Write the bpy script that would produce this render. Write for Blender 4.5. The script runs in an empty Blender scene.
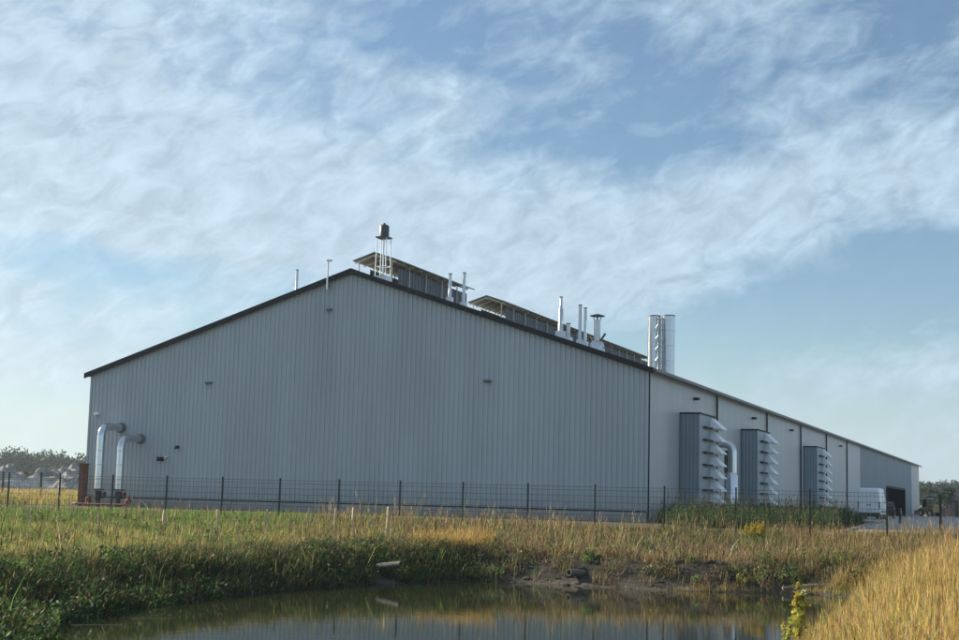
import bpy, bmesh, math, random
import numpy as np
from mathutils import Vector, Matrix, noise
random.seed(7); RNG = np.random.default_rng(11)
PI = math.pi; R = math.radians
sc = bpy.context.scene
COL = sc.collection

# ------------------------------------------------------------------ measures
EYE = 0.99                        # camera height over the yard level (metres)
YAW = 0.3741                      # hall is turned by this against the view direction
BO = Vector((8.73, 74.46, 0.0))   # near right corner of the hall
W, L, H, RG = 34.3, 168.8, 7.8, 13.44
SLOPE = (RG - H) / (W / 2)
CY, SY = math.cos(YAW), math.sin(YAW)
WATER = -1.3
def BW(x, y, z=0.0):              # hall coordinates -> world
    return Vector((BO.x + x * CY + y * SY, BO.y - x * SY + y * CY, z))
def roofz(x): return RG - abs(x + W / 2) * SLOPE

# ------------------------------------------------------------------ materials
def new_mat(name):
    m = bpy.data.materials.new(name); m.use_nodes = True
    nt = m.node_tree; b = nt.nodes['Principled BSDF']
    return m, nt, b
def N(nt, typ, **kw):
    n = nt.nodes.new(typ)
    for k, v in kw.items():
        if k.startswith('i_'): n.inputs[k[2:].replace('_', ' ')].default_value = v
        else: setattr(n, k, v)
    return n
def ramp(nt, stops):
    n = nt.nodes.new('ShaderNodeValToRGB'); cr = n.color_ramp
    while len(cr.elements) < len(stops): cr.elements.new(0.5)
    for e, (p, c) in zip(cr.elements, stops): e.position = p; e.color = (*c, 1)
    return n
def mat(name, col, rough=0.6, metal=0.0, var=0.15, scale=3.0, bump=0.0, stretch=(1, 1, 1), spec=None, obj_rand=0.0):
    m, nt, b = new_mat(name)
    tc = N(nt, 'ShaderNodeTexCoord'); mp = N(nt, 'ShaderNodeMapping'); mp.inputs['Scale'].default_value = stretch
    nt.links.new(tc.outputs['Object'], mp.inputs[0])
    nz = N(nt, 'ShaderNodeTexNoise', i_Scale=scale, i_Detail=6.0, i_Roughness=0.65)
    nt.links.new(mp.outputs[0], nz.inputs['Vector'])
    lo = tuple(max(0, c * (1 - var)) for c in col); hi = tuple(min(1, c * (1 + var)) for c in col)
    rp = ramp(nt, [(0.3, lo), (0.7, hi)])
    nt.links.new(nz.outputs[0], rp.inputs[0])
    nt.links.new(rp.outputs[0], b.inputs['Base Color'])
    b.inputs['Roughness'].default_value = rough; b.inputs['Metallic'].default_value = metal
    if spec is not None: b.inputs['Specular IOR Level'].default_value = spec
    if bump:
        bp = N(nt, 'ShaderNodeBump', i_Strength=bump, i_Distance=0.02)
        nt.links.new(nz.outputs[0], bp.inputs['Height']); nt.links.new(bp.outputs[0], b.inputs['Normal'])
    return m
M = {}
M['clad'] = mat('grey_cladding', (0.43, 0.485, 0.525), 0.45, 0.0, 0.10, 0.35, stretch=(1, 1, 0.25))
def sheets(m, axis_i, width, amt):
    # every cladding sheet comes from its own batch: a slightly different shade
    nt = m.node_tree; b = nt.nodes['Principled BSDF']; src = b.inputs['Base Color'].links[0].from_socket
    tc = N(nt, 'ShaderNodeTexCoord'); sp = N(nt, 'ShaderNodeSeparateXYZ'); nt.links.new(tc.outputs['Object'], sp.inputs[0])
    d = N(nt, 'ShaderNodeMath', operation='DIVIDE'); d.inputs[1].default_value = width; nt.links.new(sp.outputs[axis_i], d.inputs[0])
    f = N(nt, 'ShaderNodeMath', operation='FLOOR'); nt.links.new(d.outputs[0], f.inputs[0])
    wn = N(nt, 'ShaderNodeTexWhiteNoise', noise_dimensions='1D'); nt.links.new(f.outputs[0], wn.inputs['W'])
    mr = N(nt, 'ShaderNodeMapRange'); mr.inputs['To Min'].default_value = 1 - amt; mr.inputs['To Max'].default_value = 1 + amt; nt.links.new(wn.outputs[0], mr.inputs[0])
    mx = N(nt, 'ShaderNodeMix', data_type='RGBA', blend_type='MULTIPLY'); mx.inputs[0].default_value = 1; nt.links.new(src, mx.inputs[6]); nt.links.new(mr.outputs[0], mx.inputs[7]); nt.links.new(mx.outputs[2], b.inputs['Base Color'])
sheets(M['clad'], 0, .861, .02)
M['panel'] = mat('pale_panel', (0.45, 0.467, 0.475), 0.42, 0.0, 0.06, 0.5, stretch=(1, 1, 0.3))
sheets(M['panel'], 1, 1.1, .035)
M['clad_dark'] = mat('dark_cladding', (0.26, 0.32, 0.36), 0.45, 0.0, 0.10, 0.4)
M['trim'] = mat('dark_trim', (0.009, 0.012, 0.02), 0.6, 0.0, 0.15, spec=.25)
M['gutter'] = mat('gutter_grey', (0.13, 0.13, 0.13), 0.5, 0.0, 0.2)
M['roof'] = mat('roof_sheet', (0.16, 0.18, 0.20), 0.5, 0.0, 0.15)
M['concrete'] = mat('concrete', (0.30, 0.30, 0.29), 0.85, 0.0, 0.22, 2.5, 0.25)
M['plinth'] = mat('plinth_concrete', (0.36, 0.37, 0.38), 0.8, 0.0, 0.12, 1.2, 0.1)
M['steel'] = mat('galvanised_steel', (0.62, 0.64, 0.66), 0.32, 0.75, 0.10, 4.0)
M['white_steel'] = mat('pale_steel', (0.74, 0.76, 0.78), 0.35, 0.25, 0.06, 4.0)
M['shiny'] = mat('bright_jacketing', (0.66, 0.675, 0.69), 0.17, 1.0, 0.08, 3.0)
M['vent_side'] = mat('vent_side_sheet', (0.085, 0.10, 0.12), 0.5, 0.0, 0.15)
M['stack'] = mat('stack_steel', (0.66, 0.69, 0.72), 0.22, 0.8, 0.05, 2.0)
M['hood'] = mat('hood_sheet', (0.90, 0.91, 0.92), 0.38, 0.1, 0.04, 2.0)
M['black'] = mat('black_iron', (0.02, 0.022, 0.025), 0.5, 0.0, 0.2)
M['tank'] = mat('tank_grey', (0.05, 0.065, 0.075), 0.5, 0.0, 0.2)
M['red'] = mat('red_paint', (0.15, 0.02, 0.017), 0.55, 0.0, 0.25, 6.0)
M['rust'] = mat('rusty_brick', (0.17, 0.075, 0.05), 0.9, 0.0, 0.45, 7.0, 0.4)
M['canopy'] = mat('canopy_sheet', (0.17, 0.165, 0.14), 0.6, 0.0, 0.15)
M['beam'] = mat('canopy_beam', (0.62, 0.57, 0.45), 0.6, 0.0, 0.15)
M['fence'] = mat('fence_steel', (0.022, 0.03, 0.03), 0.5, 0.0, 0.2)
M['wood'] = mat('stake_wood', (0.52, 0.42, 0.28), 0.85, 0.0, 0.25, 9.0, 0.2, (1, 1, 0.15))
M['log'] = mat('bleached_wood', (0.24, 0.20, 0.14), 0.85, 0.0, 0.35, 6.0, 0.4)
M['bark'] = mat('bark', (0.07, 0.055, 0.04), 0.9, 0.0, 0.3, 5.0, 0.4)
M['van'] = mat('white_van_paint', (0.84, 0.85, 0.86), 0.3, 0.0, 0.04, 1.5)
M['glass'] = mat('dark_glass', (0.02, 0.025, 0.03), 0.08, 0.0, 0.05)
M['rubber'] = mat('tyre_rubber', (0.02, 0.02, 0.02), 0.85, 0.0, 0.2)
M['plastic'] = mat('black_plastic', (0.03, 0.03, 0.033), 0.6, 0.0, 0.2)
M['tail'] = mat('red_lens', (0.10, 0.012, 0.01), 0.25, 0.0, 0.1)
M['car'] = mat('dark_car_paint', (0.02, 0.024, 0.03), 0.4, 0.0, 0.1)
M['tan'] = mat('tan_machine_paint', (0.38, 0.26, 0.11), 0.55, 0.0, 0.3, 3.0)
M['dirtywhite'] = mat('dirty_white', (0.62, 0.58, 0.52), 0.7, 0.0, 0.2)
M['green_box'] = mat('green_container_paint', (0.10, 0.17, 0.09), 0.55, 0.0, 0.2, 2.0)
M['brick_heap'] = mat('brick_rubble', (0.19, 0.12, 0.10), 0.95, 0.0, 0.5, 2.5, 0.6)
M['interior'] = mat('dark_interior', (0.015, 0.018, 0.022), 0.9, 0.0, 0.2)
M['drain'] = mat('drain_concrete', (0.12, 0.12, 0.11), 0.9, 0.0, 0.35, 9.0, 0.3)
def dirt_band(m, z0, z1, dirt, amt):
    # mud splashed up from the ground: a stain with a ragged upper edge
    nt = m.node_tree; b = nt.nodes['Principled BSDF']; src = b.inputs['Base Color'].links[0].from_socket
    tc = N(nt, 'ShaderNodeTexCoord'); sp = N(nt, 'ShaderNodeSeparateXYZ'); nt.links.new(tc.outputs['Object'], sp.inputs[0])
    nz = N(nt, 'ShaderNodeTexNoise', i_Scale=1.3, i_Detail=8.0, i_Roughness=.7); nt.links.new(tc.outputs['Object'], nz.inputs['Vector'])
    mr = N(nt, 'ShaderNodeMapRange'); mr.inputs['From Min'].default_value = z1; mr.inputs['From Max'].default_value = z0; nt.links.new(sp.outputs[2], mr.inputs[0])
    mm = N(nt, 'ShaderNodeMath', operation='MULTIPLY'); nt.links.new(mr.outputs[0], mm.inputs[0]); nt.links.new(nz.outputs[0], mm.inputs[1])
    m2 = N(nt, 'ShaderNodeMath', operation='MULTIPLY'); nt.links.new(mm.outputs[0], m2.inputs[0]); m2.inputs[1].default_value = amt; m2.use_clamp = True
    mx = N(nt, 'ShaderNodeMix', data_type='RGBA'); nt.links.new(m2.outputs[0], mx.inputs[0]); nt.links.new(src, mx.inputs[6]); mx.inputs[7].default_value = (*dirt, 1); nt.links.new(mx.outputs[2], b.inputs['Base Color'])
dirt_band(M['clad'], .5, 1.7, (.20, .19, .16), .7); dirt_band(M['panel'], .5, 1.8, (.20, .19, .16), .7); dirt_band(M['plinth'], -.1, .45, (.12, .105, .08), 1.3)
M['clod'] = mat('dry_clods', (0.05, 0.042, 0.034), 0.95, 0.0, 0.5, 3.0, 0.4)
M['stone'] = mat('pale_stone', (0.55, 0.53, 0.49), 0.9, 0.0, 0.2, 6.0, 0.4)

# heaps: grey gravel, with pale patches put into the colour for the sunlit tops
def heap_mat():
    m, nt, b = new_mat('gravel_grey')
    tc = N(nt, 'ShaderNodeTexCoord')
    nz = N(nt, 'ShaderNodeTexNoise', i_Scale=0.25, i_Detail=8.0, i_Roughness=0.7)
    nt.links.new(tc.outputs['Object'], nz.inputs['Vector'])
    rp = ramp(nt, [(0.40, (0.13, 0.135, 0.14)), (0.52, (0.26, 0.26, 0.25)), (0.62, (0.55, 0.53, 0.49))])
    nt.links.new(nz.outputs[0], rp.inputs[0]); nt.links.new(rp.outputs[0], b.inputs['Base Color'])
    b.inputs['Roughness'].default_value = 0.95
    return m
M['heap'] = heap_mat()

def ground_mat():
    m, nt, b = new_mat('earth_and_turf')
    tc = N(nt, 'ShaderNodeTexCoord')
    n1 = N(nt, 'ShaderNodeTexNoise', i_Scale=0.35, i_Detail=8.0, i_Roughness=0.7)
    n2 = N(nt, 'ShaderNodeTexNoise', i_Scale=5.0, i_Detail=8.0, i_Roughness=0.7)
    for n in (n1, n2): nt.links.new(tc.outputs['Object'], n.inputs['Vector'])
    r1 = ramp(nt, [(0.3, (0.055, 0.05, 0.03)), (0.5, (0.075, 0.07, 0.032)), (0.7, (0.11, 0.095, 0.045))])
    nt.links.new(n1.outputs[0], r1.inputs[0])
    r2 = ramp(nt, [(0.35, (0.55, 0.52, 0.5)), (0.7, (1.2, 1.15, 1.1))])
    nt.links.new(n2.outputs[0], r2.inputs[0])
    mx = N(nt, 'ShaderNodeMix', data_type='RGBA', blend_type='MULTIPLY'); mx.inputs[0].default_value = 1.0
    nt.links.new(r1.outputs[0], mx.inputs[6]); nt.links.new(r2.outputs[0], mx.inputs[7])
    # bare wet soil close to the water line (vertex attribute written from the terrain)
    at = N(nt, 'ShaderNodeAttribute', attribute_name='soil')
    r3 = ramp(nt, [(0.3, (0.009, 0.008, 0.0075)), (0.55, (0.019, 0.0165, 0.014)), (0.75, (0.045, 0.039, 0.033))])
    nt.links.new(n2.outputs[0], r3.inputs[0])
    m2 = N(nt, 'ShaderNodeMix', data_type='RGBA')
    nt.links.new(at.outputs['Fac'], m2.inputs[0]); nt.links.new(mx.outputs[2], m2.inputs[6]); nt.links.new(r3.outputs[0], m2.inputs[7])
    a2 = N(nt, 'ShaderNodeAttribute', attribute_name='mud'); m3 = N(nt, 'ShaderNodeMix', data_type='RGBA'); m3.inputs[7].default_value = (.11, .098, .08, 1)
    ml = N(nt, 'ShaderNodeMath', operation='MULTIPLY'); nt.links.new(a2.outputs['Fac'], ml.inputs[0]); nt.links.new(n1.outputs[0], ml.inputs[1])
    nt.links.new(ml.outputs[0], m3.inputs[0]); nt.links.new(m2.outputs[2], m3.inputs[6]); nt.links.new(m3.outputs[2], b.inputs['Base Color'])
    b.inputs['Roughness'].default_value = 0.95
    bp = N(nt, 'ShaderNodeBump', i_Strength=0.7, i_Distance=0.08)
    nt.links.new(n2.outputs[0], bp.inputs['Height']); nt.links.new(bp.outputs[0], b.inputs['Normal'])
    return m
M['ground'] = ground_mat()

def water_mat():
    m, nt, b = new_mat('pond_water')
    b.inputs['Base Color'].default_value = (0.022, 0.026, 0.012, 1)
    b.inputs['Roughness'].default_value = 0.03; b.inputs['IOR'].default_value = 1.333
    tc = N(nt, 'ShaderNodeTexCoord'); mp = N(nt, 'ShaderNodeMapping'); mp.inputs['Scale'].default_value = (1.0, 1.6, 1)
    nt.links.new(tc.outputs['Object'], mp.inputs[0])
    n1 = N(nt, 'ShaderNodeTexNoise', i_Scale=2.2, i_Detail=4.0); nt.links.new(mp.outputs[0], n1.inputs['Vector'])
    bp = N(nt, 'ShaderNodeBump', i_Strength=0.045, i_Distance=0.03)
    nt.links.new(n1.outputs[0], bp.inputs['Height']); nt.links.new(bp.outputs[0], b.inputs['Normal'])
    return m
M['water'] = water_mat()

def leaf_mat(name, trans=0.35):
    m, nt, b = new_mat(name)
    out = nt.nodes['Material Output']
    at = N(nt, 'ShaderNodeAttribute', attribute_name='tint')
    b.inputs['Roughness'].default_value = 0.65; b.inputs['Specular IOR Level'].default_value = 0.25
    nt.links.new(at.outputs['Color'], b.inputs['Base Color'])
    tr = N(nt, 'ShaderNodeBsdfTranslucent'); nt.links.new(at.outputs['Color'], tr.inputs[0])
    mx = N(nt, 'ShaderNodeMixShader'); mx.inputs[0].default_value = trans
    nt.links.new(b.outputs[0], mx.inputs[1]); nt.links.new(tr.outputs[0], mx.inputs[2]); nt.links.new(mx.outputs[0], out.inputs[0])
    return m
M['leaf'] = leaf_mat('blades_and_leaves')

# ------------------------------------------------------------------ builders
def tag(o, label=None, cat=None, group=None, kind=None):
    for k, v in (('label', label), ('category', cat), ('group', group), ('kind', kind)):
        if v: o[k] = v
    return o
def empty(name, loc=(0, 0, 0), rz=0.0):
    o = bpy.data.objects.new(name, None); COL.objects.link(o)
    o.location = loc; o.rotation_euler = (0, 0, rz); o.empty_display_size = 0.3
    return o
class MB:
    def __init__(s): s.v = []; s.f = []; s.smooth = []
    def add(s, vs, fs, smooth=False):
        n = len(s.v); s.v += [tuple(v) for v in vs]
        s.f += [tuple(i + n for i in f) for f in fs]; s.smooth += [smooth] * len(fs); return s
    def box(s, x0, x1, y0, y1, z0, z1, bev=0.0):
        if bev > 0:
            bm = bmesh.new(); bmesh.ops.create_cube(bm, size=1.0)
            for v in bm.verts:
                v.co = Vector(((x0 + x1) / 2 + v.co.x * (x1 - x0), (y0 + y1) / 2 + v.co.y * (y1 - y0), (z0 + z1) / 2 + v.co.z * (z1 - z0)))
            bmesh.ops.bevel(bm, geom=bm.edges[:], offset=bev, segments=2, affect='EDGES', profile=0.5)
            bm.verts.index_update(); s.add([v.co[:] for v in bm.verts], [[v.index for v in f.verts] for f in bm.faces]); bm.free(); return s
        v = [(x0, y0, z0), (x1, y0, z0), (x1, y1, z0), (x0, y1, z0), (x0, y0, z1), (x1, y0, z1), (x1, y1, z1), (x0, y1, z1)]
        return s.add(v, [(3, 2, 1, 0), (4, 5, 6, 7), (0, 1, 5, 4), (1, 2, 6, 5), (2, 3, 7, 6), (3, 0, 4, 7)])
    def tube(s, pts, rad, n=12, cap=True, smooth=True):
        pts = [Vector(p) for p in pts]; m = len(pts)
        rads = rad if isinstance(rad, (list, tuple)) else [rad] * m
        rings = []; ref = None
        for i, p in enumerate(pts):
            if i == 0: d = pts[1] - p
            elif i == m - 1: d = p - pts[i - 1]
            else: d = (pts[i + 1] - p).normalized() + (p - pts[i - 1]).normalized()
            d.normalize()
            if ref is None: ref = Vector((1, 0, 0)) if abs(d.x) < 0.9 else Vector((0, 1, 0))
            a = (ref - d * ref.dot(d)).normalized(); ref = a; b = d.cross(a)
            rings.append([p + (a * math.cos(2 * PI * k / n) + b * math.sin(2 * PI * k / n)) * rads[i] for k in range(n)])
        vs = [v for r_ in rings for v in r_]; fs = []
        for i in range(m - 1):
            for k in range(n):
                fs.append((i * n + k, i * n + (k + 1) % n, (i + 1) * n + (k + 1) % n, (i + 1) * n + k))
        s.add(vs, fs, smooth)
        if cap:
            s.add(rings[0], [tuple(reversed(range(n)))]); s.add(rings[-1], [tuple(range(n))])
        return s
    def bar(s, p, q, w, d=None):          # square bar between two points
        return s.tube([p, q], w * 0.7071, 4, True, False)
    def prism(s, poly, y0, y1):           # poly in x,z ; extruded along y
        n = len(poly)
        s.add([(x, y0, z) for x, z in poly] + [(x, y1, z) for x, z in poly],
              [tuple(range(n)), tuple(reversed(range(n, 2 * n)))] + [((i + 1) % n, i, n + i, n + (i + 1) % n) for i in range(n)])
        return s
    def build(s, name, m, parent=None, loc=None, rz=0.0):
        me = bpy.data.meshes.new(name); me.from_pydata(s.v, [], s.f); me.update()
        me.polygons.foreach_set('use_smooth', s.smooth)
        bm = bmesh.new(); bm.from_mesh(me); bmesh.ops.recalc_face_normals(bm, faces=bm.faces[:]); bm.to_mesh(me); bm.free()
        me.materials.append(m)
        o = bpy.data.objects.new(name, me); COL.objects.link(o)
        if parent is not None: o.parent = parent
        if loc is not None: o.location = loc; o.rotation_euler = (0, 0, rz)
        return o
def children(o): return [c for c in bpy.data.objects if c.parent == o]
def copy_tree(o, parent=None):
    c = o.copy(); COL.objects.link(c); c.parent = parent
    for ch in children(o): copy_tree(ch, c)
    return c

def corrugated(p0, ux, length, nrm, ztop, zbot, pitch=0.287, depth=0.05, a=0.115, fl=0.025):
    """Trapezoidal sheet standing on zbot; ztop(x) along the run; profile steps out along nrm."""
    mb = MB(); xs = []; x = 0.0
    b = pitch - a - 2 * fl
    while x < length:
        for dx, dd in ((0, 0), (a, 0), (a + fl, depth), (a + fl + b, depth)):
            if x + dx < length: xs.append((x + dx, dd))
        x += pitch
    xs.append((length, 0))
    p0 = Vector(p0); ux = Vector(ux); nrm = Vector(nrm)
    vs = []; fs = []
    for (x, d) in xs:
        p = p0 + ux * x + nrm * d
        vs += [(p.x, p.y, zbot(x)), (p.x, p.y, ztop(x))]
    for i in range(len(xs) - 1): fs.append((2 * i, 2 * i + 2, 2 * i + 3, 2 * i + 1))
    return mb.add(vs, fs)

# ------------------------------------------------------------------ terrain
POND = np.array([(-6.0, 18.5), (-6.4, 22.0), (-7.2, 24.9), (-6.9, 27.2), (-6.5, 29.2), (-5.5, 32.6), (-4.3, 35.4), (-2.7, 38.2), (-0.9, 40.2), (0.1, 40.9), (1.2, 40.6), (2.3, 40.1),
                 (4.6, 38.9), (6.4, 38.6), (8.6, 38.9), (9.6, 37.8), (9.1, 34.3), (7.7, 30.2), (5.55, 25.5), (4.5, 22.0), (3.3, 17), (2.0, 12), (-3, 9), (-6.5, 11)])
def pond_sd(X, Y):
    P = np.stack([X, Y], -1); d = np.full(X.shape, 1e9); ins = np.zeros(X.shape, bool); n = len(POND)
    for i in range(n):
        a = POND[i]; b = POND[(i + 1) % n]; e = b - a; w = P - a
        t = np.clip((w @ e) / (e @ e), 0, 1); q = w - t[..., None] * e
        d = np.minimum(d, (q ** 2).sum(-1))
        c = ((a[1] > Y) != (b[1] > Y)) & (X < (b[0] - a[0]) * (Y - a[1]) / (b[1] - a[1] + 1e-12) + a[0]); ins ^= c
    d = np.sqrt(d); return np.where(ins, -d, d)
def sm(t): t = np.clip(t, 0, 1); return t * t * (3 - 2 * t)
def wob(X, Y, s, ph=0.0):
    return (np.sin(X * 1.7 / s + ph) * np.cos(Y * 1.3 / s - ph * 1.7) + 0.6 * np.sin(X * 3.1 / s + Y * 2.3 / s + ph * 2) + 0.4 * np.sin(X * 5.3 / s - Y * 6.1 / s + 1.3 * ph)) / 2
def terrain(X, Y):
    d = pond_sd(X, Y) + 0.18 * wob(X, Y, 1.1, 0.4)
    wr = sm((X - 1.5) / 3) * sm((41 - Y) / 5)
    wn = sm((14 - Y) / 6)
    run = 17 - 10 * np.maximum(wr, wn)
    out = WATER + 0.70 * sm(d / 2.0) + (0.60) * sm(d / run) + 0.05 * wob(X, Y, 0.9) * sm(d / 1.0) * (1 - sm((Y - 46) / 6))
    inn = WATER - 0.05 + np.maximum(-0.7, 0.35 * d)
    z = np.where(d > 0, out, inn)
    near = sm((60 - np.abs(X)) / 30) * sm((80 - Y) / 15) * sm((Y + 40) / 30)
    return z * near + 0.0 * (1 - near)
def axis(lo, hi, step, far):
    a = np.arange(lo, hi + 1e-6, step)
    l = [-f for f in far if -f < lo - 1][::1]; r_ = [f for f in far if f > hi + 1]
    return np.array(sorted(l) + list(a) + sorted(r_))
FAR = [30, 40, 55, 75, 100, 140, 200, 300, 450, 700, 1100, 1800, 3000]
gx = axis(-22, 22, 0.3, FAR); gy = axis(6, 60, 0.3, FAR + [0.5, 2])
GX, GY = np.meshgrid(gx, gy); GZ = terrain(GX, GY)
nx, ny = len(gx), len(gy)
me = bpy.data.meshes.new('ground')
idx = np.arange(nx * ny).reshape(ny, nx)
quads = np.stack([idx[:-1, :-1], idx[:-1, 1:], idx[1:, 1:], idx[1:, :-1]], -1).reshape(-1, 4)
me.vertices.add(nx * ny); me.vertices.foreach_set('co', np.stack([GX, GY, GZ], -1).astype(np.float32).ravel())
me.loops.add(quads.size); me.loops.foreach_set('vertex_index', quads.astype(np.int32).ravel())
me.polygons.add(len(quads)); me.polygons.foreach_set('loop_start', np.arange(0, quads.size, 4, dtype=np.int32))
me.polygons.foreach_set('use_smooth', np.ones(len(quads), bool)); me.update(); me.validate()
soil = 1 - sm((pond_sd(GX, GY) - 1.0) / 2.2); at = me.attributes.new('soil', 'FLOAT', 'POINT'); at.data.foreach_set('value', soil.astype(np.float32).ravel())
mud = sm((pond_sd(GX, GY) + .1) / .2) * (1 - sm((pond_sd(GX, GY) - .35) / .35)) * sm((GX + 4) / 3); at = me.attributes.new('mud', 'FLOAT', 'POINT'); at.data.foreach_set('value', mud.astype(np.float32).ravel())
me.materials.append(M['ground'])
g = bpy.data.objects.new('ground', me); COL.objects.link(g); tag(g, kind='structure')

# pond water: fine enough sheet inside the basin
wv = []; b_ = MB(); b_.box(-16, 15, 7.5, 46, WATER - 0.001, WATER)
me = bpy.data.meshes.new('pond_water'); me.from_pydata([(-9.5, 7.5, WATER), (12, 7.5, WATER), (12, 43, WATER), (-9.5, 43, WATER)], [], [(0, 1, 2, 3)])
me.materials.append(M['water']); o = bpy.data.objects.new('water', me); COL.objects.link(o); tag(o, kind='structure')

# concrete yard to the right of the hall, with a raised kerb on its left edge
YL = [(12.0, 50.0), (13.2, 53.5), (15.0, 59), (24.7, 91), (31.0, 112)]
yard_poly = YL + [tuple(BW(0.02, 46)[:2])][:0] + [tuple(BW(0.12, 46)[:2]), tuple(BW(0.12, L)[:2]), (75, 262), (260, 262), (260, 44), (60, 44)]
def sheet(name, poly, z, m):
    bm = bmesh.new(); vs = [bm.verts.new((x, y, z)) for x, y in poly]; f = bm.faces.new(vs)
    bmesh.ops.triangulate(bm, faces=[f]); bmesh.ops.recalc_face_normals(bm, faces=bm.faces[:])
    me = bpy.data.meshes.new(name); bm.to_mesh(me); bm.free(); me.materials.append(m)
    for p in me.polygons:
        if p.normal.z < 0: p.flip()
    o = bpy.data.objects.new(name, me); COL.objects.link(o); return tag(o, kind='structure')
YARD = [(12.0, 51.2), (13.2, 54), (15.0, 59), (24.7, 91), (30.0, 107)] + [tuple(BW(0.12, 44)[:2]), tuple(BW(0.12, L + 0.1)[:2]), (75, 262), (260, 262), (260, 51.2)]
sheet('yard', YARD, 0.02, M['concrete'])
kb = MB()
for (x0, y0), (x1, y1) in zip(YARD[:4], YARD[1:5]):
    d = Vector((x1 - x0, y1 - y0, 0)).normalized(); n_ = Vector((-d.y, d.x, 0)) * 0.08
    p, q = Vector((x0, y0, 0)), Vector((x1, y1, 0))
    kb.add([p - n_, q - n_, q + n_, p + n_, p - n_ + Vector((0, 0, .11)), q - n_ + Vector((0, 0, .11)), q + n_ + Vector((0, 0, .11)), p + n_ + Vector((0, 0, .11))],
           [(3, 2, 1, 0), (4, 5, 6, 7), (0, 1, 5, 4), (1, 2, 6, 5), (2, 3, 7, 6), (3, 0, 4, 7)])
tag(kb.build('kerb', M['plinth']), kind='structure')
sheet('gravel_track', [(-60, 66), (-21.5, 56.8), (-20.2, 60.8), (-60, 71.5)], 0.012, M['plinth'])

# ------------------------------------------------------------------ the hall
hall = empty('factory_hall', BO, -YAW)
tag(hall, 'long grey metal-clad factory hall with pitched roof and dark roof edge', 'factory hall')
top = lambda x: roofz(x - W) - 0.05
corrugated((-W, 0, 0), (1, 0, 0), W, (0, -1, 0), top, lambda x: 0.56).build('gable_wall', M['clad'], hall)
MB().box(-W - 0.02, 0.02, -0.10, 0.10, -0.6, 0.50).build('plinth', M['plinth'], hall)
MB().box(-W - 0.03, 0.03, -0.13, -0.005, 0.502, 0.565).build('base_flashing', M['trim'], hall)
# side wall in flat panels with fine joints
sw = MB(); y = 0.0; k = 0
while y < 91.0:
    y2 = min(y + 1.1, 91.0)
    sw.box(-0.02 , 0.02 + 0.0, y + 0.006, y2 - 0.006, 0.5, H - 0.02); y = y2
sw.box(-0.06, -0.021, 0, 91, 0.5, H - 0.02)
sw.build('side_wall', M['panel'], hall)
MB().box(-0.15, 0.03, 0.1, 118, -0.3, 0.498).build('side_plinth', M['plinth'], hall)
corrugated((0.0, 91.1, 0), (0, 1, 0), 26.9, (1, 0, 0), lambda x: H - 0.02, lambda x: 0.5).build('annex_wall', M['clad_dark'], hall)
corrugated((0.0, 118.0, 0), (0, 1, 0), 26.0, (1, 0, 0), lambda x: H - 0.02, lambda x: 3.65).build('annex_wall', M['clad_dark'], hall)
corrugated((0.0, 144.0, 0), (0, 1, 0), 10.9, (1, 0, 0), lambda x: H - 0.02, lambda x: -0.1).build('annex_wall', M['clad_dark'], hall)
MB().box(-0.05, 0.03, 155, L, -0.1, H - 0.02).build('end_panel', M['panel'], hall)
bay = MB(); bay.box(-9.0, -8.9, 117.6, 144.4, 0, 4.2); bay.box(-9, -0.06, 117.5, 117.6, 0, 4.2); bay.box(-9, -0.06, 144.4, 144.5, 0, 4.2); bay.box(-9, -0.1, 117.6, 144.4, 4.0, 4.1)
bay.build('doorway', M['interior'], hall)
fr = MB(); fr.box(-0.1, 0.09, 117.7, 117.98, 0, 3.9); fr.box(-0.1, 0.09, 144.02, 144.3, 0, 3.9); fr.box(-0.1, 0.09, 117.98, 144.02, 3.66, 3.9)
fr.build('door_frame', M['trim'], hall)
# left and rear walls
corrugated((-W, L, 0), (0, -1, 0), L, (-1, 0, 0), lambda x: H - 0.03, lambda x: 0.0, 0.5, 0.04, 0.25, 0.06).build('left_wall', M['clad'], hall)
corrugated((0, L, 0), (-1, 0, 0), W, (0, 1, 0), lambda x: roofz(-x) - 0.05, lambda x: 0.0, 0.5, 0.04, 0.25, 0.06).build('rear_wall', M['clad'], hall)
MB().box(-0.06, 0.045, -0.05, 0.11, 0.5, H - 0.05).build('corner_trim', M['clad'], hall)
MB().box(-W - 0.05, -W + 0.07, -0.055, 0.07, 0.5, H - 0.05).build('corner_trim', M['clad'], hall)
# roof slabs
rf = MB(); t = 0.16; e = 0.35
xl, xr, xm = -W - e, e, -W / 2
zl = H - e * SLOPE
rf.prism([(xl, zl), (xm, RG), (xr, zl), (xr, zl + t), (xm, RG + t), (xl, zl + t)], -0.22, L + 0.2)
roof = rf.build('roof', M['roof'], hall)
vg = MB()                                # dark barge boards along the gable
for s, xe in ((-1, xl - 0.02), (1, xr + 0.02)):
    ze = RG - abs(xe - xm) * SLOPE
    vg.prism([(xm, RG - 0.11), (xe, ze - 0.11), (xe, ze + 0.19), (xm, RG + 0.19)], -0.30, -0.222)
vg.build('barge_board', M['trim'], hall)
rc = MB(); rc.prism([(xm - 0.5, RG + t - 0.5 * SLOPE + 0.004), (xm, RG + t + 0.004), (xm + 0.5, RG + t - 0.5 * SLOPE + 0.004), (xm + 0.5, RG + t + 0.05 - 0.5 * SLOPE), (xm, RG + t + 0.06), (xm - 0.5, RG + t + 0.05 - 0.5 * SLOPE)], -0.2, L)
rc.build('ridge_cap', M['trim'], roof)
gt = MB(); gt.tube([(xr + 0.08, -0.2, zl + 0.03), (xr + 0.08, L + 0.2, zl + 0.03)], 0.075, 10); gt.box(xr + 0.001, xr + 0.03, -0.2, L + 0.2, zl - 0.02, zl + 0.20)
gt.build('gutter', M['gutter'], hall)
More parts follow.
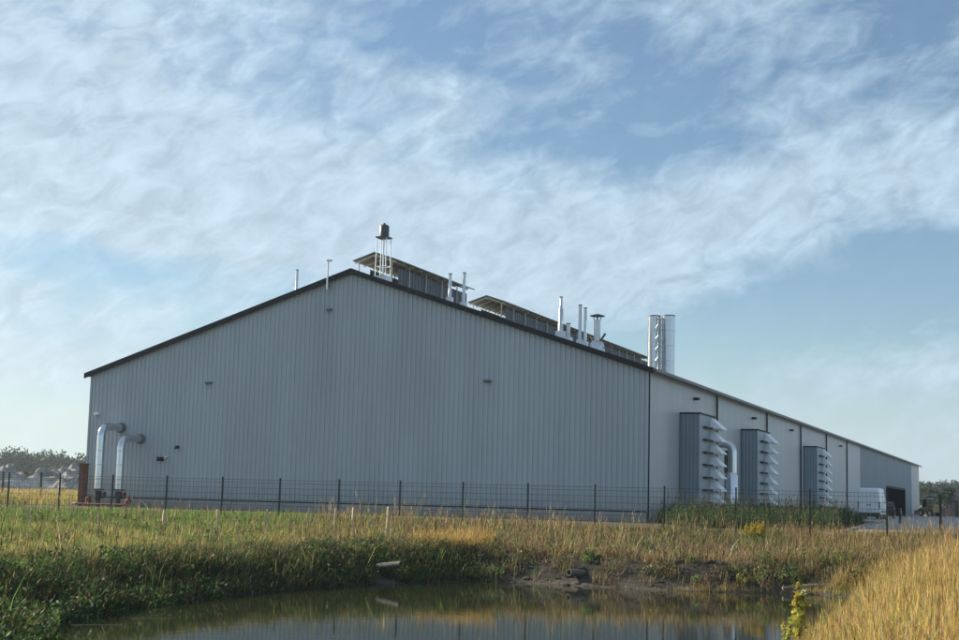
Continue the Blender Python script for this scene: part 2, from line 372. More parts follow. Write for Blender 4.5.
MB().tube([(.07, .14, zl), (.07, .14, .15)], .04, 8).build('downpipe', M['trim'], hall)
for y in (16.4, 33.6, 49.2, 64.2, 79.0):
    dp = MB(); dp.tube([(0.12, y, zl - 0.01), (0.12, y, 0.15)], 0.065, 8)
    for z in (1.5, 3.5, 5.5): dp.tube([(0.12, y, z - 0.03), (0.12, y, z + 0.03)], 0.08, 8)
    dp.build('downpipe', M['trim'], hall)
# small fittings on the walls
def wall_vent(x, z, w=0.28, h=0.16, out=0.22, m='gutter', side=False):
    v = MB()
    if side: v.box(0.022, out, x - w / 2, x + w / 2, z - h / 2, z + h / 2, 0.02)
    else:
        v.box(x - w / 2, x + w / 2, -out, -0.042, z - h / 2, z + h / 2, 0.02); v.tube([(x, -0.12, z), (x + 0.02, -out - 0.14, z - 0.10)], 0.05, 8)
    v.build('wall_vent', M[m], hall)
wall_vent(-26.1, 7.26, 0.42, 0.10); wall_vent(-33.7, 5.44, 0.30, 0.14, m='white_steel'); wall_vent(-28.0, 3.53, 0.2, 0.16, m='trim')
wall_vent(-29.1, 2.83, 0.42, 0.22, m='trim'); wall_vent(-8.8, 7.26, 0.42, 0.10); wall_vent(-28.7, 2.95, 0.16, 0.10, m='white_steel')
wall_vent(-18.45, 11.35, 0.34, 0.10, 0.2)
for y, z in ((10.6, 7.05), (28.5, 7.0), (44.5, 7.0), (74.0, 7.0)): wall_vent(y, z, 0.5, 0.14, 0.30, 'trim', True)

# ------------------------------------------------------------------ ridge ventilators (on the roof: things of their own)
def ridge_vent(y0, y1, label):
    r_ = tag(empty('ridge_ventilator', BW(xm, (y0 + y1) / 2, RG), -YAW), label, 'roof ventilator', 'ridge ventilators along the roof')
    a, b = y0 - (y0 + y1) / 2, y1 - (y0 + y1) / 2
    hw, za = 1.38, 1.62
    c = MB(); c.prism([(-hw, za - hw * SLOPE - .03), (0, za - .03), (hw, za - hw * SLOPE - .03), (hw, za - hw * SLOPE + .035), (0, za + .035), (-hw, za - hw * SLOPE + .035)], a, b)
    c.build('canopy', M['canopy'], r_)
    bm_ = MB(); y = a + 0.15
    while y < b:
        for s in (-1, 1):
            bm_.tube([(s * 0.03, y, za - .12), (s * (hw - .05), y, za - .12 - hw * SLOPE)], 0.055, 4, True, False)
        y += 1.25
    bm_.tube([(0, a + .05, za - .2), (0, b - .05, za - .2)], 0.06, 4, True, False)
    bm_.build('canopy_beams', M['beam'], r_)
    y = a + 0.2
    while y < b:
        for s in (-1, 1):
            p = MB(); p.tube([(s * 1.06, y, -1.06 * SLOPE + .05), (s * 1.06, y, za - 1.06 * SLOPE - .1)], 0.04, 6); p.build('post', M['beam'], r_)
        y += 2.5
    for s in (-1, 1):
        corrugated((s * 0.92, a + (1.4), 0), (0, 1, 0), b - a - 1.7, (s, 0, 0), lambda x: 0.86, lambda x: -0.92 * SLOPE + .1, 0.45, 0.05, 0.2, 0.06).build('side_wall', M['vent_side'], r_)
    return r_
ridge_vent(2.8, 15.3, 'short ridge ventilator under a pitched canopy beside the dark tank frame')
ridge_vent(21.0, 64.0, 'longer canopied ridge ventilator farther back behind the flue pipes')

# ------------------------------------------------------------------ things standing on the roof
def flue(x, y, ztop, r0, label, base=0.0, taper=1.0, m='steel'):
    zb = roofz(x) + t; r_ = tag(empty('flue_pipe', BW(x, y, zb), -YAW), label, 'flue', 'flue pipes on the hall roof'); h = ztop - zb
    p = MB(); zs = [-0.1, h * .35, h * .36, h * .72, h * .73, h]
    p.tube([(0, 0, z) for z in zs], [r0, r0, r0 * .92, r0 * .92, r0 * .92 * taper, r0 * .92 * taper], 12); p.build('pipe', M[m], r_)
    c = MB(); c.tube([(0, 0, h + .002), (0, 0, h + .05)], r0 * 1.12 * taper, 12); c.build('rim', M['gutter'], r_)
    f = MB(); f.box(-r0 * 1.6, r0 * 1.6, -r0 * 1.6, r0 * 1.6, -0.15, 0.12 + base); f.build('roof_flashing', M['white_steel'], r_)
    return r_
flue(-21.2, 1.0, 13.85, 0.085, 'lone thin flue pipe on the left roof slope')
flue(-11.66, 1.2, 13.33, 0.10, 'left flue of the pair beside the first ridge ventilator end', 0.12)
flue(-10.82, 1.2, 13.36, 0.10, 'right flue of the pair beside the first ridge ventilator end', 0.1)
flue(-5.15, 1.2, 11.85, 0.14, 'tall stepped flue with broad base, left of the short stub flue', 0.25, 0.62)
flue(-4.73, 1.25, 10.40, 0.12, 'short stubby flue between the stepped flue and twin slim flues', 0.05)
flue(-4.06, 1.2, 11.38, 0.10, 'taller left one of the two slim flues standing close together', 0.12)
flue(-3.77, 1.2, 11.22, 0.09, 'slightly shorter right one of the two slim flues close together', 0.1)
# cowl vent
x, y = -3.13, 1.3; zb = roofz(x) + t
cv = tag(empty('cowl_vent', BW(x, y, zb), -YAW), 'steel vent pipe with flat rain cap and braces on the roof', 'roof vent')
MB().tube([(0, 0, .5), (0, 0, 1.62)], 0.175, 14).build('pipe', M['steel'], cv)
MB().tube([(0, 0, 1.80), (0, 0, 1.84), (0, 0, 1.93)], [0.40, 0.40, 0.06], 16).build('rain_cap', M['tank'], cv)
for k in range(4): a = k * PI / 2 + .4; MB().bar((.17 * math.cos(a), .17 * math.sin(a), 1.6), (.22 * math.cos(a), .22 * math.sin(a), 1.82), .03).build('cap_strut', M['tank'], cv)
MB().tube([(0, 0, -.2), (0, 0, .15), (0, 0, .38), (0, 0, .5)], [.42, .42, .34, .19], 16).build('base', M['steel'], cv)
for p, q, w in (((.18, 0, .48), (.46, 0, .88), .09), ((-.2, 0, .5), (-.42, 0, .74), .07), ((.25, -.1, .2), (.95, -.2, -.18), .05)): MB().bar(p, q, w).build('brace', M['gutter'], cv)
# tank on a frame
x, y = -15.86, 1.3; zb = roofz(x) + t
tk = tag(empty('tank_tower', BW(x, y, zb), -YAW), 'small dark drum on a tall four-legged frame at the roof ridge', 'tank tower')
d = MB(); d.tube([(0, 0, 2.46), (0, 0, 3.08), (0, 0, 3.16)], [.285, .285, .20], 18); d.tube([(0, 0, 3.16), (0, 0, 3.27)], .07, 8); d.build('drum', M['tank'], tk)
MB().box(-.36, .36, -.36, .36, 2.38, 2.455).build('platform', M['tank'], tk)
for sx in (-1, 1):
    for sy in (-1, 1): MB().bar((sx * .33, sy * .33, -0.1), (sx * .29, sy * .29, 2.378), .045).build('leg', M['white_steel'], tk)
MB().tube([(.0, 0, .3), (.0, 0, 2.376)], .05, 8).build('drain', M['steel'], tk)
b = MB()
for s in (-1, 1): b.bar((-.31, s * .31, .75), (.31, s * .31, .75), .03); b.bar((s * .31, -.31, .75), (s * .31, .31, .75), .03)
b.build('cross_brace', M['white_steel'], tk)
MB().box(-.40, .40, -.40, .40, -0.2, 0.20).build('base', M['white_steel'], tk)
# lamp post on the gable edge
lp = tag(empty('roof_mast', BW(-18.5, -0.36, 12.5), -YAW), 'thin pale mast with a small lamp head at the gable edge', 'mast')
MB().tube([(0, 0, -.05), (0, 0, 1.55)], .045, 8).build('pole', M['white_steel'], lp)
MB().box(-.06, .22, -.08, .08, 1.552, 1.66).build('lamp_head', M['white_steel'], lp)
MB().box(-.07, .07, .046, .16, .1, .2).build('bracket', M['gutter'], lp)
# twin stacks
ts = tag(empty('twin_stack', BW(-4.37, 20, 9.3), -YAW), 'pair of tall bright steel stacks joined by a lattice frame', 'chimney stack')
for s in (-.48, .48):
    st = MB(); st.tube([(s, 0, -.2), (s, 0, 3.86)], .42, 24); o = st.build('stack', M['stack'], ts)
    MB().tube([(s, 0, 3.862), (s, 0, 3.93)], .435, 24).build('rim', M['gutter'], o)
    for z in (.9, 1.9, 2.9): MB().tube([(s, 0, z - .025), (s, 0, z + .025)], .431, 24).build('band', M['steel'], o)
lt = MB()
for s in (-.1, .1): lt.bar((s, -.45, 0), (s, -.45, 3.8), .06)
for k in range(5):
    z = .2 + k * .72
    lt.bar((-.26, -.47, z), (.26, -.47, z + .7), .028); lt.bar((.26, -.47, z), (-.26, -.47, z + .7), .028)
lt.build('lattice_frame', M['steel'], ts)

# ------------------------------------------------------------------ louvred air intakes on the right wall
def intake(y0):
    r_ = empty('air_intake', BW(0, y0, 0), -YAW)
    p, ln, zt = 1.16, 4.2, 5.95
    corrugated((0.06, 0, 0), (1, 0, 0), p - .06, (0, -1, 0), lambda x: zt, lambda x: 0, 0.22, 0.04, 0.10, 0.03).build('end_wall', M['clad_dark'], r_)
    MB().box(p - 0.03, p, 0.001, ln, 0, zt).build('front_wall', M['clad_dark'], r_)
    MB().box(0.06, p - .031, ln - .03, ln, 0, zt).build('end_wall', M['clad_dark'], r_)
    MB().box(0.03, p + .05, -0.07, ln + .06, zt + .002, zt + .09).build('top', M['trim'], r_)
    for k in range(8):
        z1 = zt - .05 - k * .70
        h = MB(); a, b, q, e_ = 2.75, ln - .1, .68, .16
        top_ = [(p + .003, a, z1), (p + .003, b, z1)]; low = [(p + .003, a - e_, z1 - .60), (p + q, a - e_, z1 - .60), (p + q, b, z1 - .60), (p + .003, b, z1 - .60)]
        lip = [(x, y, z - .06) for x, y, z in low]
        h.add(top_ + low + lip, [(0, 2, 3), (0, 3, 4, 1), (1, 4, 5), (2, 6, 7, 3), (3, 7, 8, 4), (4, 8, 9, 5)])
        h.build('louvre_hood', M['hood'], r_)
        MB().box(p + .003, p + .20, a - 1.9, a - e_ - .003, z1 - .68, z1 - .58).build('hood_dark_bar', M['trim'], r_)  # dark bar added to imitate the dark notch beside each hood
    return r_
ia = intake(7.0)
tag(ia, 'nearest and largest looking louvred air intake, left of the silver duct', 'air intake', 'louvred air intakes along the side wall')
for y0, lb in ((24.4, 'middle louvred air intake, just right of the silver duct'), (51.3, 'farthest and smallest looking louvred air intake, nearest the white van')):
    c = copy_tree(ia); c.location = BW(0, y0, 0); c['label'] = lb
# silver duct between the first two intakes
dc = tag(empty('exhaust_duct', BW(0.95, 16.6, 0), -YAW), 'tall silver duct bending into the wall between two louvred intakes', 'duct')
MB().tube([(0, 0, 0), (0, 0, 2.75), (0, 0, 2.95)], [.42, .42, .30], 20).build('base', M['shiny'], dc)
pts = [(.12, 0, 2.9), (.12, 0, 4.2)] + [(.12 - .5 + .5 * math.cos(a), 0, 4.2 + .5 * math.sin(a)) for a in (.3, .6, .9, 1.2, 1.5)] + [(-.93, 0, 4.7)]
MB().tube(pts, .24, 16).build('elbow_pipe', M['shiny'], dc)
MB().box(-.40, -.16, -.08, .08, 2.9, 4.3).build('slot_shadow', M['tank'], dc)  # dark block standing in for the shadowed slot beside the elbow pipe

# ------------------------------------------------------------------ pipes at the left end of the gable
def wall_pipe(x, zt, rad, label):
    r_ = tag(empty('insulated_pipe', BW(x, -2.0, 0), -YAW), label, 'pipe', 'silver pipes at the left end of the gable')
    q = .62
    pts = [(0, 0, 1.02), (0, 0, zt - q)] + [(0, q - q * math.cos(a), zt - q + q * math.sin(a)) for a in [PI / 2 * k / 8 for k in range(1, 9)]] + [(0, 1.95, zt)]
    MB().tube(pts, rad, 20).build('jacketed_pipe', M['shiny'], r_)
    for z in (1.6, 2.4, 3.2): MB().tube([(0, 0, z - .02), (0, 0, z + .02)], rad + .008, 20).build('jacket_band', M['steel'], r_)
    MB().tube([(0, 1.80, zt), (0, 1.93, zt)], rad + .07, 20).build('wall_collar', M['gutter'], r_)
    v = MB(); v.tube([(0, 0, -.3), (0, 0, .5)], rad * .62, 14); v.tube([(0, 0, .5), (0, 0, .9)], [rad * .95, rad * .95], 14); v.build('valve', M['black'], r_)
    f = MB()
    for z in (.08, .47, .93): f.tube([(0, 0, z), (0, 0, z + .08)], rad + .11, 16)
    f.build('flange', M['black'], r_)
    w = MB(); w.tube([(rad * .9, -.05, .7), (rad + .28, -.1, .7)], .03, 8); w.tube([(rad + .25, -.1, .7), (rad + .29, -.1, .7)], .16, 12); w.build('hand_wheel', M['red'], r_)
    return r_
wall_pipe(-31.95, 4.62, .235, 'taller silver insulated pipe bending into the gable wall')
wall_pipe(-30.55, 3.98, .225, 'shorter silver insulated pipe bending into the gable wall')
cp = tag(empty('brick_pillar', BW(-33.95, -0.75, 0), -YAW), 'narrow rusty red brick pillar at the left corner of the gable', 'pillar')
b = MB()
for k in range(31): b.box(-.16 + .012 * (k % 2), .16 - .012 * (k % 3 == 0), -.25, .25, k * .08 - .1 + .003, k * .08 - .02 - .003)
b.box(-.14, .14, -.23, .23, -.1, 2.4); b.build('brickwork', M['rust'], cp)
MB().box(-.19, .19, -.29, .29, 2.402, 2.48).build('cap', M['rust'], cp)
for x, h, r0, lb in ((-32.15, .48, .17, 'left red guard post, under the taller silver pipe'), (-29.45, .42, .18, 'right red guard post, beside the shorter silver pipe')):
    bo = tag(empty('guard_post', BW(x, -2.6, 0), -YAW), lb, 'bollard', 'red guard posts by the silver pipes')
    MB().tube([(0, 0, -.4), (0, 0, h)], r0, 14).build('post', M['red'], bo)
    MB().tube([(0, 0, h + .001), (0, 0, h + .07)], [r0 * 1.08, r0 * .5], 14).build('cap', M['red'], bo)
rl = tag(empty('guard_rail', BW(-31.0, -2.85, 0), -YAW), 'low dull red rail in front of the silver pipes', 'rail')
MB().tube([(-1.85, 0, .14), (1.5, 0, .14)], .06, 8).build('bar', M['red'], rl)
for x in (-1.6, -.2, 1.3): MB().bar((x, .0, -.3), (x, .0, .10), .07).build('post', M['red'], rl)
MB().tube([(-2.05, 0, .14), (-1.852, 0, .14)], .075, 8).build('bar_end', M['dirtywhite'], rl)

# ------------------------------------------------------------------ fences
fn = tag(empty('mesh_fence', (0, 0, 0)), 'dark wire mesh fence with slim posts running across before the hall', 'fence')
FP = Vector((-9.85, 56.9, 0)); FD = Vector((2.351, -0.846, 0))
def fpost(p, h, w=.052):
    m_ = MB(); m_.box(-w / 2, w / 2, -w / 2, w / 2, -.6, h); m_.box(-w / 2 - .006, w / 2 + .006, -w / 2 - .006, w / 2 + .006, h + .001, h + .025)
    o = m_.build('post', M['fence'], fn); o.location = p; o.rotation_euler = (0, 0, math.atan2(FD.y, FD.x)); return o
post0 = None; panel0 = None
for k in range(-8, 11):
    p = FP + FD * k
    if post0 is None: post0 = fpost(p, 1.56)
    else: c = post0.copy(); COL.objects.link(c); c.parent = fn; c.location = p
    if k < 10:
        if panel0 is None:
            m_ = MB(); ln = FD.length
            for i in range(1, 19): x = ln * i / 19; m_.bar((x, 0, .04), (x, 0, 1.52), .0055)
            for z in (.08, .30, .52, .74, .96, 1.18, 1.38, 1.50):
                m_.bar((.04, .009, z), (ln - .04, .009, z), .008); m_.bar((.04, -.009, z), (ln - .04, -.009, z), .008)
            panel0 = m_.build('mesh_panel', M['fence'], fn); panel0.location = p; panel0.rotation_euler = (0, 0, math.atan2(FD.y, FD.x))
        else: c = panel0.copy(); COL.objects.link(c); c.parent = fn; c.location = p
gp = tag(MB().box(-.05, .05, -.05, .05, -.6, 1.50).box(-.06, .06, -.06, .06, 1.501, 1.53).build('gate_post', M['fence']), 'single dark post beside the concrete yard at the far right', 'post')
gp.location = (16.0, 50.2, 0); gp.rotation_euler = (0, 0, -.35)
gp = tag(MB().tube([(0, 0, -.3), (0, 0, 1.02)], .08, 10).tube([(0, 0, 1.02), (0, 0, 1.06)], [.08, .05], 10).build('bollard', M['fence']), 'short dark bollard on the yard right of the white van', 'bollard')
gp.location = (29.1, 100.0, 0)
ff = tag(empty('boundary_fence', (0, 0, 0)), 'distant wire fence behind the field at far left', 'fence')
for i, x in enumerate((-34.2, -31.4, -28.6, -25.6, -22.9)):
    m_ = MB(); m_.box(-.06, .06, -.06, .06, -.3, 2.0); o = m_.build('post', M['fence'], ff); o.location = (x + 0.0, 98 + i * -.9, 0)
m_ = MB()
for z in (.5, 1.0, 1.5, 1.95): m_.bar((-34.2, 98, z), (-22.9, 94.4, z), .016)
m_.build('wires', M['fence'], ff)

# ------------------------------------------------------------------ vehicles
def wheel(parent, x, y, r0, w, tyre='rubber', rim='steel'):
    s = 1 if x > 0 else -1
    o = MB().tube([(x - w / 2 * s, y, r0), (x - w * .35 * s, y, r0), (x + w * .35 * s, y, r0), (x + w / 2 * s, y, r0)], [r0 * .9, r0, r0, r0 * .9], 20).build('wheel', M[tyre], parent)
    MB().tube([(x + w / 2 * s, y, r0), (x + (w / 2 + .012) * s, y, r0)], r0 * .6, 16).build('rim', M[rim], o)
def side_extrude(mb, prof, hw, inset, ztaper):
    """prof in (y,z), extruded across x, upper points pulled in by inset"""
    n = len(prof); vs = []
    for s in (-1, 1):
        for (y, z) in prof: vs.append((s * (hw - inset * max(0, (z - ztaper[0]) / (ztaper[1] - ztaper[0]))), y, z))
    mb.add(vs, [tuple(range(n)), tuple(reversed(range(n, 2 * n)))] + [((i + 1) % n, i, n + i, n + (i + 1) % n) for i in range(n)]); return mb
van = tag(empty('delivery_van', BW(3.05, 60.6, 0.02), -YAW), 'white high-roof delivery van seen from behind beside the hall', 'van')
van.location = (35.05, 130.0, 0.02)
vb = side_extrude(MB(), [(0, .42), (0, 1.2), (.03, 2.45), (.10, 2.68), (.35, 2.76), (3.9, 2.76), (4.35, 2.62), (4.95, 1.75), (5.75, 1.38), (5.95, 1.05), (5.95, .42)], 1.0, .16, (1.1, 2.76)).build('body', M['van'], van)
mod = vb.modifiers.new('bevel', 'BEVEL'); mod.width = .07; mod.segments = 2; mod.limit_method = 'ANGLE'
for s in (-1, 1):
    d = MB().box(min(s * .015, s * .86), max(s * .015, s * .86), -.022, -.002, .62, 2.30, .008).build('rear_door', M['van'], van)
    MB().box(min(s * .05, s * .17), max(s * .05, s * .17), -.05, -.023, 1.22, 1.32).build('handle', M['plastic'], d)
    MB().box(min(s * .88, s * .975), max(s * .88, s * .975), -.03, -.001, .95, 1.55).build('tail_light', M['tail'], van)
    MB().box(min(s * .995, s * 1.012), max(s * .995, s * 1.012), .3, 5.2, .62, .74).build('side_moulding', M['plastic'], van)
    MB().box(min(s * 1.03, s * 1.22), max(s * 1.03, s * 1.22), 4.75, 4.9, 1.35, 1.75).build('mirror', M['plastic'], van)
    MB().add([(s * .995, 4.2, 1.45), (s * .995, 4.95, 1.45), (s * .93, 4.75, 1.9), (s * .90, 4.2, 2.1)], [(0, 1, 2, 3)]).build('side_window', M['glass'], van)
MB().box(-.98, .98, -.10, -.001, .36, .58, .02).build('rear_bumper', M['plastic'], van)
MB().box(-.26, .26, -.035, -.0225, .72, .83).build('number_plate', M['dirtywhite'], van)
MB().box(-.85, .85, .1, 5.8, .24, .419).build('underbody', M['plastic'], van)
for x in (-.86, .86):
    for y in (1.1, 4.85): wheel(van, x, y, .35, .24)
car = tag(empty('parked_car', (38.6, 137.5, 0.02), -.285), 'dark parked car in front of the dark doorway beside the van', 'car')
cb = side_extrude(MB(), [(0, .35), (-.03, .85), (.15, 1.02), (.75, 1.52), (1.2, 1.60), (2.4, 1.56), (3.2, 1.05), (4.2, .92), (4.4, .65), (4.4, .35)], .90, .22, (.95, 1.6)).build('body', M['car'], car)
mod = cb.modifiers.new('bevel', 'BEVEL'); mod.width = .06; mod.segments = 2; mod.limit_method = 'ANGLE'
MB().add([(-.66, .20, 1.09), (.66, .20, 1.09), (.60, .70, 1.50), (-.60, .70, 1.50)], [(0, 1, 2, 3)]).build('rear_window', M['glass'], car).location = (0, -.03, .02)
for s in (-1, 1):
    MB().box(min(s * .62, s * .88), max(s * .62, s * .88), -.05, .02, .74, .92).build('tail_light', M['tail'], car)
    MB().tube([(s * .74, .7, 1.60), (s * .74, 2.3, 1.62)], .025, 6).build('roof_rail', M['white_steel'], car)
MB().box(-.88, .88, -.10, -.02, .36, .58, .02).build('rear_bumper', M['plastic'], car)
MB().box(-.26, .26, -.062, -.045, .66, .77).build('number_plate', M['dirtywhite'], car)
for x in (-.78, .78):
    for y in (.85, 3.5): wheel(car, x, y, .32, .2)
ld = tag(empty('wheel_loader', (66.9, 215, .02), .5), 'small tan loader with pale roof standing past the hall end', 'loader')
b = MB(); b.box(-.7, .7, -1.3, 1.3, .55, 1.25, .08); b.box(-.6, .6, -1.35, -.1, 1.25, 1.7, .08); b.build('chassis', M['tan'], ld)
for sx in (-1, 1):
    for sy in (-1, 1): MB().bar((sx * .55, .45 + sy * .5, 1.25), (sx * .5, .45 + sy * .45, 2.5), .09).build('cab_post', M['tan'], ld)
MB().box(-.5, .5, .0, .9, 1.3, 2.4).build('cab_glass', M['glass'], ld)
MB().box(-.7, .7, -.25, 1.15, 2.5, 2.62, .03).build('cab_roof', M['dirtywhite'], ld)
for x in (-.75, .75):
    for y in (-.85, .85): wheel(ld, x, y, .48, .36, 'rubber', 'dirtywhite')
b = MB(); b.bar((-.4, 1.2, 1.2), (-.4, 2.3, .7), .14); b.bar((.4, 1.2, 1.2), (.4, 2.3, .7), .14); b.build('lift_arm', M['tan'], ld)
b = MB(); b.prism([(-.9, .15), (.9, .15), (.9, .2), (-.9, .2)], 2.2, 2.9); b.prism([(-.9, .15), (.9, .15), (.9, .85), (-.9, .85)], 2.15, 2.199); b.build('bucket', M['tan'], ld)
ct = tag(empty('shipping_container', (66.0, 190.5, 0.02), -.12), 'green container with pale top edge at the right picture edge', 'container')
corrugated((-3, -1.2, 0), (1, 0, 0), 6.0, (0, -1, 0), lambda x: 2.3, lambda x: .12, .28, .04, .1, .04).build('side_wall', M['green_box'], ct)
corrugated((-3, 1.2, 0), (0, -1, 0), 2.4, (-1, 0, 0), lambda x: 2.3, lambda x: .12, .28, .04, .1, .04).build('end_wall', M['green_box'], ct)
MB().box(-2.99, 3.0, -1.19, 1.2, .1, 2.29).build('body', M['green_box'], ct)
MB().box(-3.07, 3.06, -1.27, 1.26, 2.302, 2.48).build('top_frame', M['dirtywhite'], ct)
for x in (-3.04, -.6, 3.0): MB().box(x - .06, x + .06, -1.28, -1.245, .02, 2.3).build('corner_post', M['tan'], ct)

# heaps
def heap(name, loc, rx, ry, h, m, label, group=None, seed=0, cat='heap'):
    mb = MB(); nr, na = 16, 48; vs = [(0, 0, h)]
    def hz(x, y, q): return h * max(0, (1 - q ** 2.6)) * (0.85 + .45 * noise.noise((x * 3.0 / rx + seed, y * 3 / ry, 1.3))) + .28 * h * noise.noise((x * 9 / rx + seed, y * 9 / ry, 4.4)) * (1 - q)
    vs = [(0, 0, hz(0, 0, 0))]; fs = []
    for i in range(1, nr + 1):
        q = i / nr
        for k in range(na):
            a = 2 * PI * k / na; rr = q * (1 + .18 * math.sin(3 * a + seed) + .1 * math.sin(5 * a + 2 * seed)); x, y = rx * rr * math.cos(a), ry * rr * math.sin(a)
            vs.append((x, y, hz(x, y, q) - (.1 if i == nr else 0)))
    for k in range(na): fs.append((0, 1 + k, 1 + (k + 1) % na))
    for i in range(nr - 1):
        for k in range(na): fs.append((1 + i * na + k, 1 + (i + 1) * na + k, 1 + (i + 1) * na + (k + 1) % na, 1 + i * na + (k + 1) % na))
    o = mb.add(vs, fs).build(name, m); o.location = loc; return tag(o, label, cat, group)
GH = 'gravel heaps behind the left field'
heap('gravel_heap', (-55.0, 172, 0), 7, 5, 3.2, M['heap'], 'gravel heap second from the left picture edge, in full view', GH, 1)
heap('gravel_heap', (-53.0, 190, 0), 7, 5, 3.6, M['heap'], 'taller gravel heap rising behind the low one near the silver pipes', GH, 4)
heap('gravel_heap', (-44.5, 165, 0), 4.6, 4, 2.3, M['heap'], 'lowest gravel heap, nearest the brick pillar at the hall corner', GH, 9)
heap('gravel_heap', (-64.0, 180, 0), 8, 6, 3.2, M['heap'], 'gravel heap cut off by the left picture edge', GH, 13)
heap('brick_heap', (73.5, 226, 0), 3.0, 2.5, 1.6, M['brick_heap'], 'low heap of reddish brick rubble right of the tan loader', None, 3)

# ------------------------------------------------------------------ bank furniture
for i, (x, y, zt, tilt, hue, lb) in enumerate((
        (-13.4, 44, .34, .06, 0, 'wooden stake in green grass, leftmost of the row'), (-11.27, 44, .33, -.02, 0, 'wooden stake in green grass below the silver pipes'),
        (-9.78, 46, .38, .03, 0, 'wooden stake just left of a fence post, third from the left'), (-8.08, 46, .46, -.03, 0, 'wooden stake in yellowing grass, fourth from the left'),
        (-6.84, 48, .47, .02, 0, 'wooden stake half hidden by grass, fifth from the left'), (-5.69, 50, .55, .05, 0, 'pale wooden stake left of the short pair'),
        (-4.77, 50, .57, 0, 0, 'pale wooden stake close to a fence post, left of a short one'), (-4.33, 52, .57, .02, 0, 'short pale wooden stake just right of a fence post'),
        (-2.88, 48, .66, -.02, 0, 'rightmost wooden stake, beside a tall yellow stalk'))):
    gz = float(terrain(np.array([x]), np.array([y]))[0])
    s = MB(); s.box(-.035, .035, -.03, .03, -.3, zt - gz - .05); s.add([(-.035, -.03, zt - gz - .05), (.035, -.03, zt - gz - .05), (.035, .03, zt - gz - .05), (-.035, .03, zt - gz - .05), (0, 0, zt - gz + .02)], [(0, 1, 4), (1, 2, 4), (2, 3, 4), (3, 0, 4)])
    o = s.build('wooden_stake', M['wood']); o.location = (x, y, gz); o.rotation_euler = (.03, tilt, .3 * i); tag(o, lb, 'stake', 'wooden stakes along the bank')
def drain(loc, rz, tilt, ln, r0, lb):
    r_ = tag(empty('drain_pipe', loc), lb, 'drain pipe', 'drain pipes in the pond bank'); r_.rotation_euler = (tilt, 0, rz)
    m_ = MB(); n = 18; prof = [(-ln * .5, r0), (ln * .5, r0), (ln * .5, r0 * .8), (-ln * .5, r0 * .8)]
    vs = []; fs = []
    for (y, q) in prof: vs += [(q * math.cos(2 * PI * k / n), y, q * math.sin(2 * PI * k / n)) for k in range(n)]
    for i in range(4):
        for k in range(n): fs.append((i * n + k, i * n + (k + 1) % n, ((i + 1) % 4) * n + (k + 1) % n, ((i + 1) % 4) * n + k))
    m_.add(vs, fs, False).build('pipe', M['drain'], r_)
    MB().tube([(0, ln * .3, 0), (0, ln * .32, 0)], r0 * .79, 16).build('mouth', M['interior'], r_)
    return r_
drain((-2.25, 39.3, -.84), .95, -.12, .80, .085, 'pale drain pipe end low in the dark bank, the left one')
drain((2.85, 40.55, -.98), -.85, -.06, .62, .10, 'pale drain pipe end over the muddy shore, the right one')
lg = MB(); lg.tube([(8.2, 38.95, -1.17), (9.0, 39.2, -1.10), (10.4, 39.1, -1.0)], [.05, .052, .04], 10); tag(lg.build('drift_log', M['log']), 'pale bare log lying along the muddy right shore', 'log')
def rock(loc, r0, m, name, lb, cat, sd):
    bm = bmesh.new(); bmesh.ops.create_icosphere(bm, subdivisions=2, radius=r0)
    for v in bm.verts: v.co *= 1 + .35 * noise.noise(v.co * (2.0 / r0) + Vector((sd, 0, 0))); v.co.z *= .65
    me = bpy.data.meshes.new(name); bm.to_mesh(me); bm.free(); me.materials.append(m); o = bpy.data.objects.new(name, me); COL.objects.link(o); o.location = loc; return tag(o, lb, cat)
rock((8.75, 38.75, -1.25), .11, M['concrete'], 'pale_stone', 'pale stone on the shore below the log', 'stone', 2)
tw = MB(); tw.tube([(-6.75, 24.9, -1.292), (-6.4, 25.1, -1.29), (-5.95, 25.15, -1.296)], .006, 6); tag(tw.build('floating_twig', M['log']), 'pale twig floating by the left reeds, nearer one', 'twig', 'floating twigs by the left bank')
tw = MB(); tw.tube([(-6.1, 26.4, -1.294), (-5.8, 26.65, -1.291), (-5.4, 26.7, -1.297)], .006, 6); tag(tw.build('floating_twig', M['log']), 'pale twig floating by the left bank, farther one', 'twig', 'floating twigs by the left bank')

# ------------------------------------------------------------------ grass
def mesh_from(name, V, F3, F4, C, m=None):
    me = bpy.data.meshes.new(name)
    me.vertices.add(len(V)); me.vertices.foreach_set('co', V.astype(np.float32).ravel())
    n3, n4 = len(F3), len(F4)
    loops = np.concatenate([F4.ravel(), F3.ravel()]).astype(np.int32)
    starts = np.concatenate([np.arange(n4) * 4, n4 * 4 + np.arange(n3) * 3]).astype(np.int32)
    me.loops.add(len(loops)); me.loops.foreach_set('vertex_index', loops)
    me.polygons.add(n3 + n4); me.polygons.foreach_set('loop_start', starts)
    ca = me.color_attributes.new('tint', 'FLOAT_COLOR', 'POINT')
    ca.data.foreach_set('color', np.concatenate([C, np.ones((len(C), 1))], 1).astype(np.float32).ravel())
    me.update(calc_edges=True); me.materials.append(m or M['leaf'])
    o = bpy.data.objects.new(name, me); COL.objects.link(o); return o
def pick(palette, n, jitter=.22):
    cs = np.array([p[1] for p in palette]); w = np.array([p[0] for p in palette], float); w /= w.sum()
    c = cs[RNG.choice(len(cs), n, p=w)]; return np.clip(c * (1 + jitter * RNG.standard_normal((n, 1))) * (1 + .06 * RNG.standard_normal((n, 3))), .004, .8)
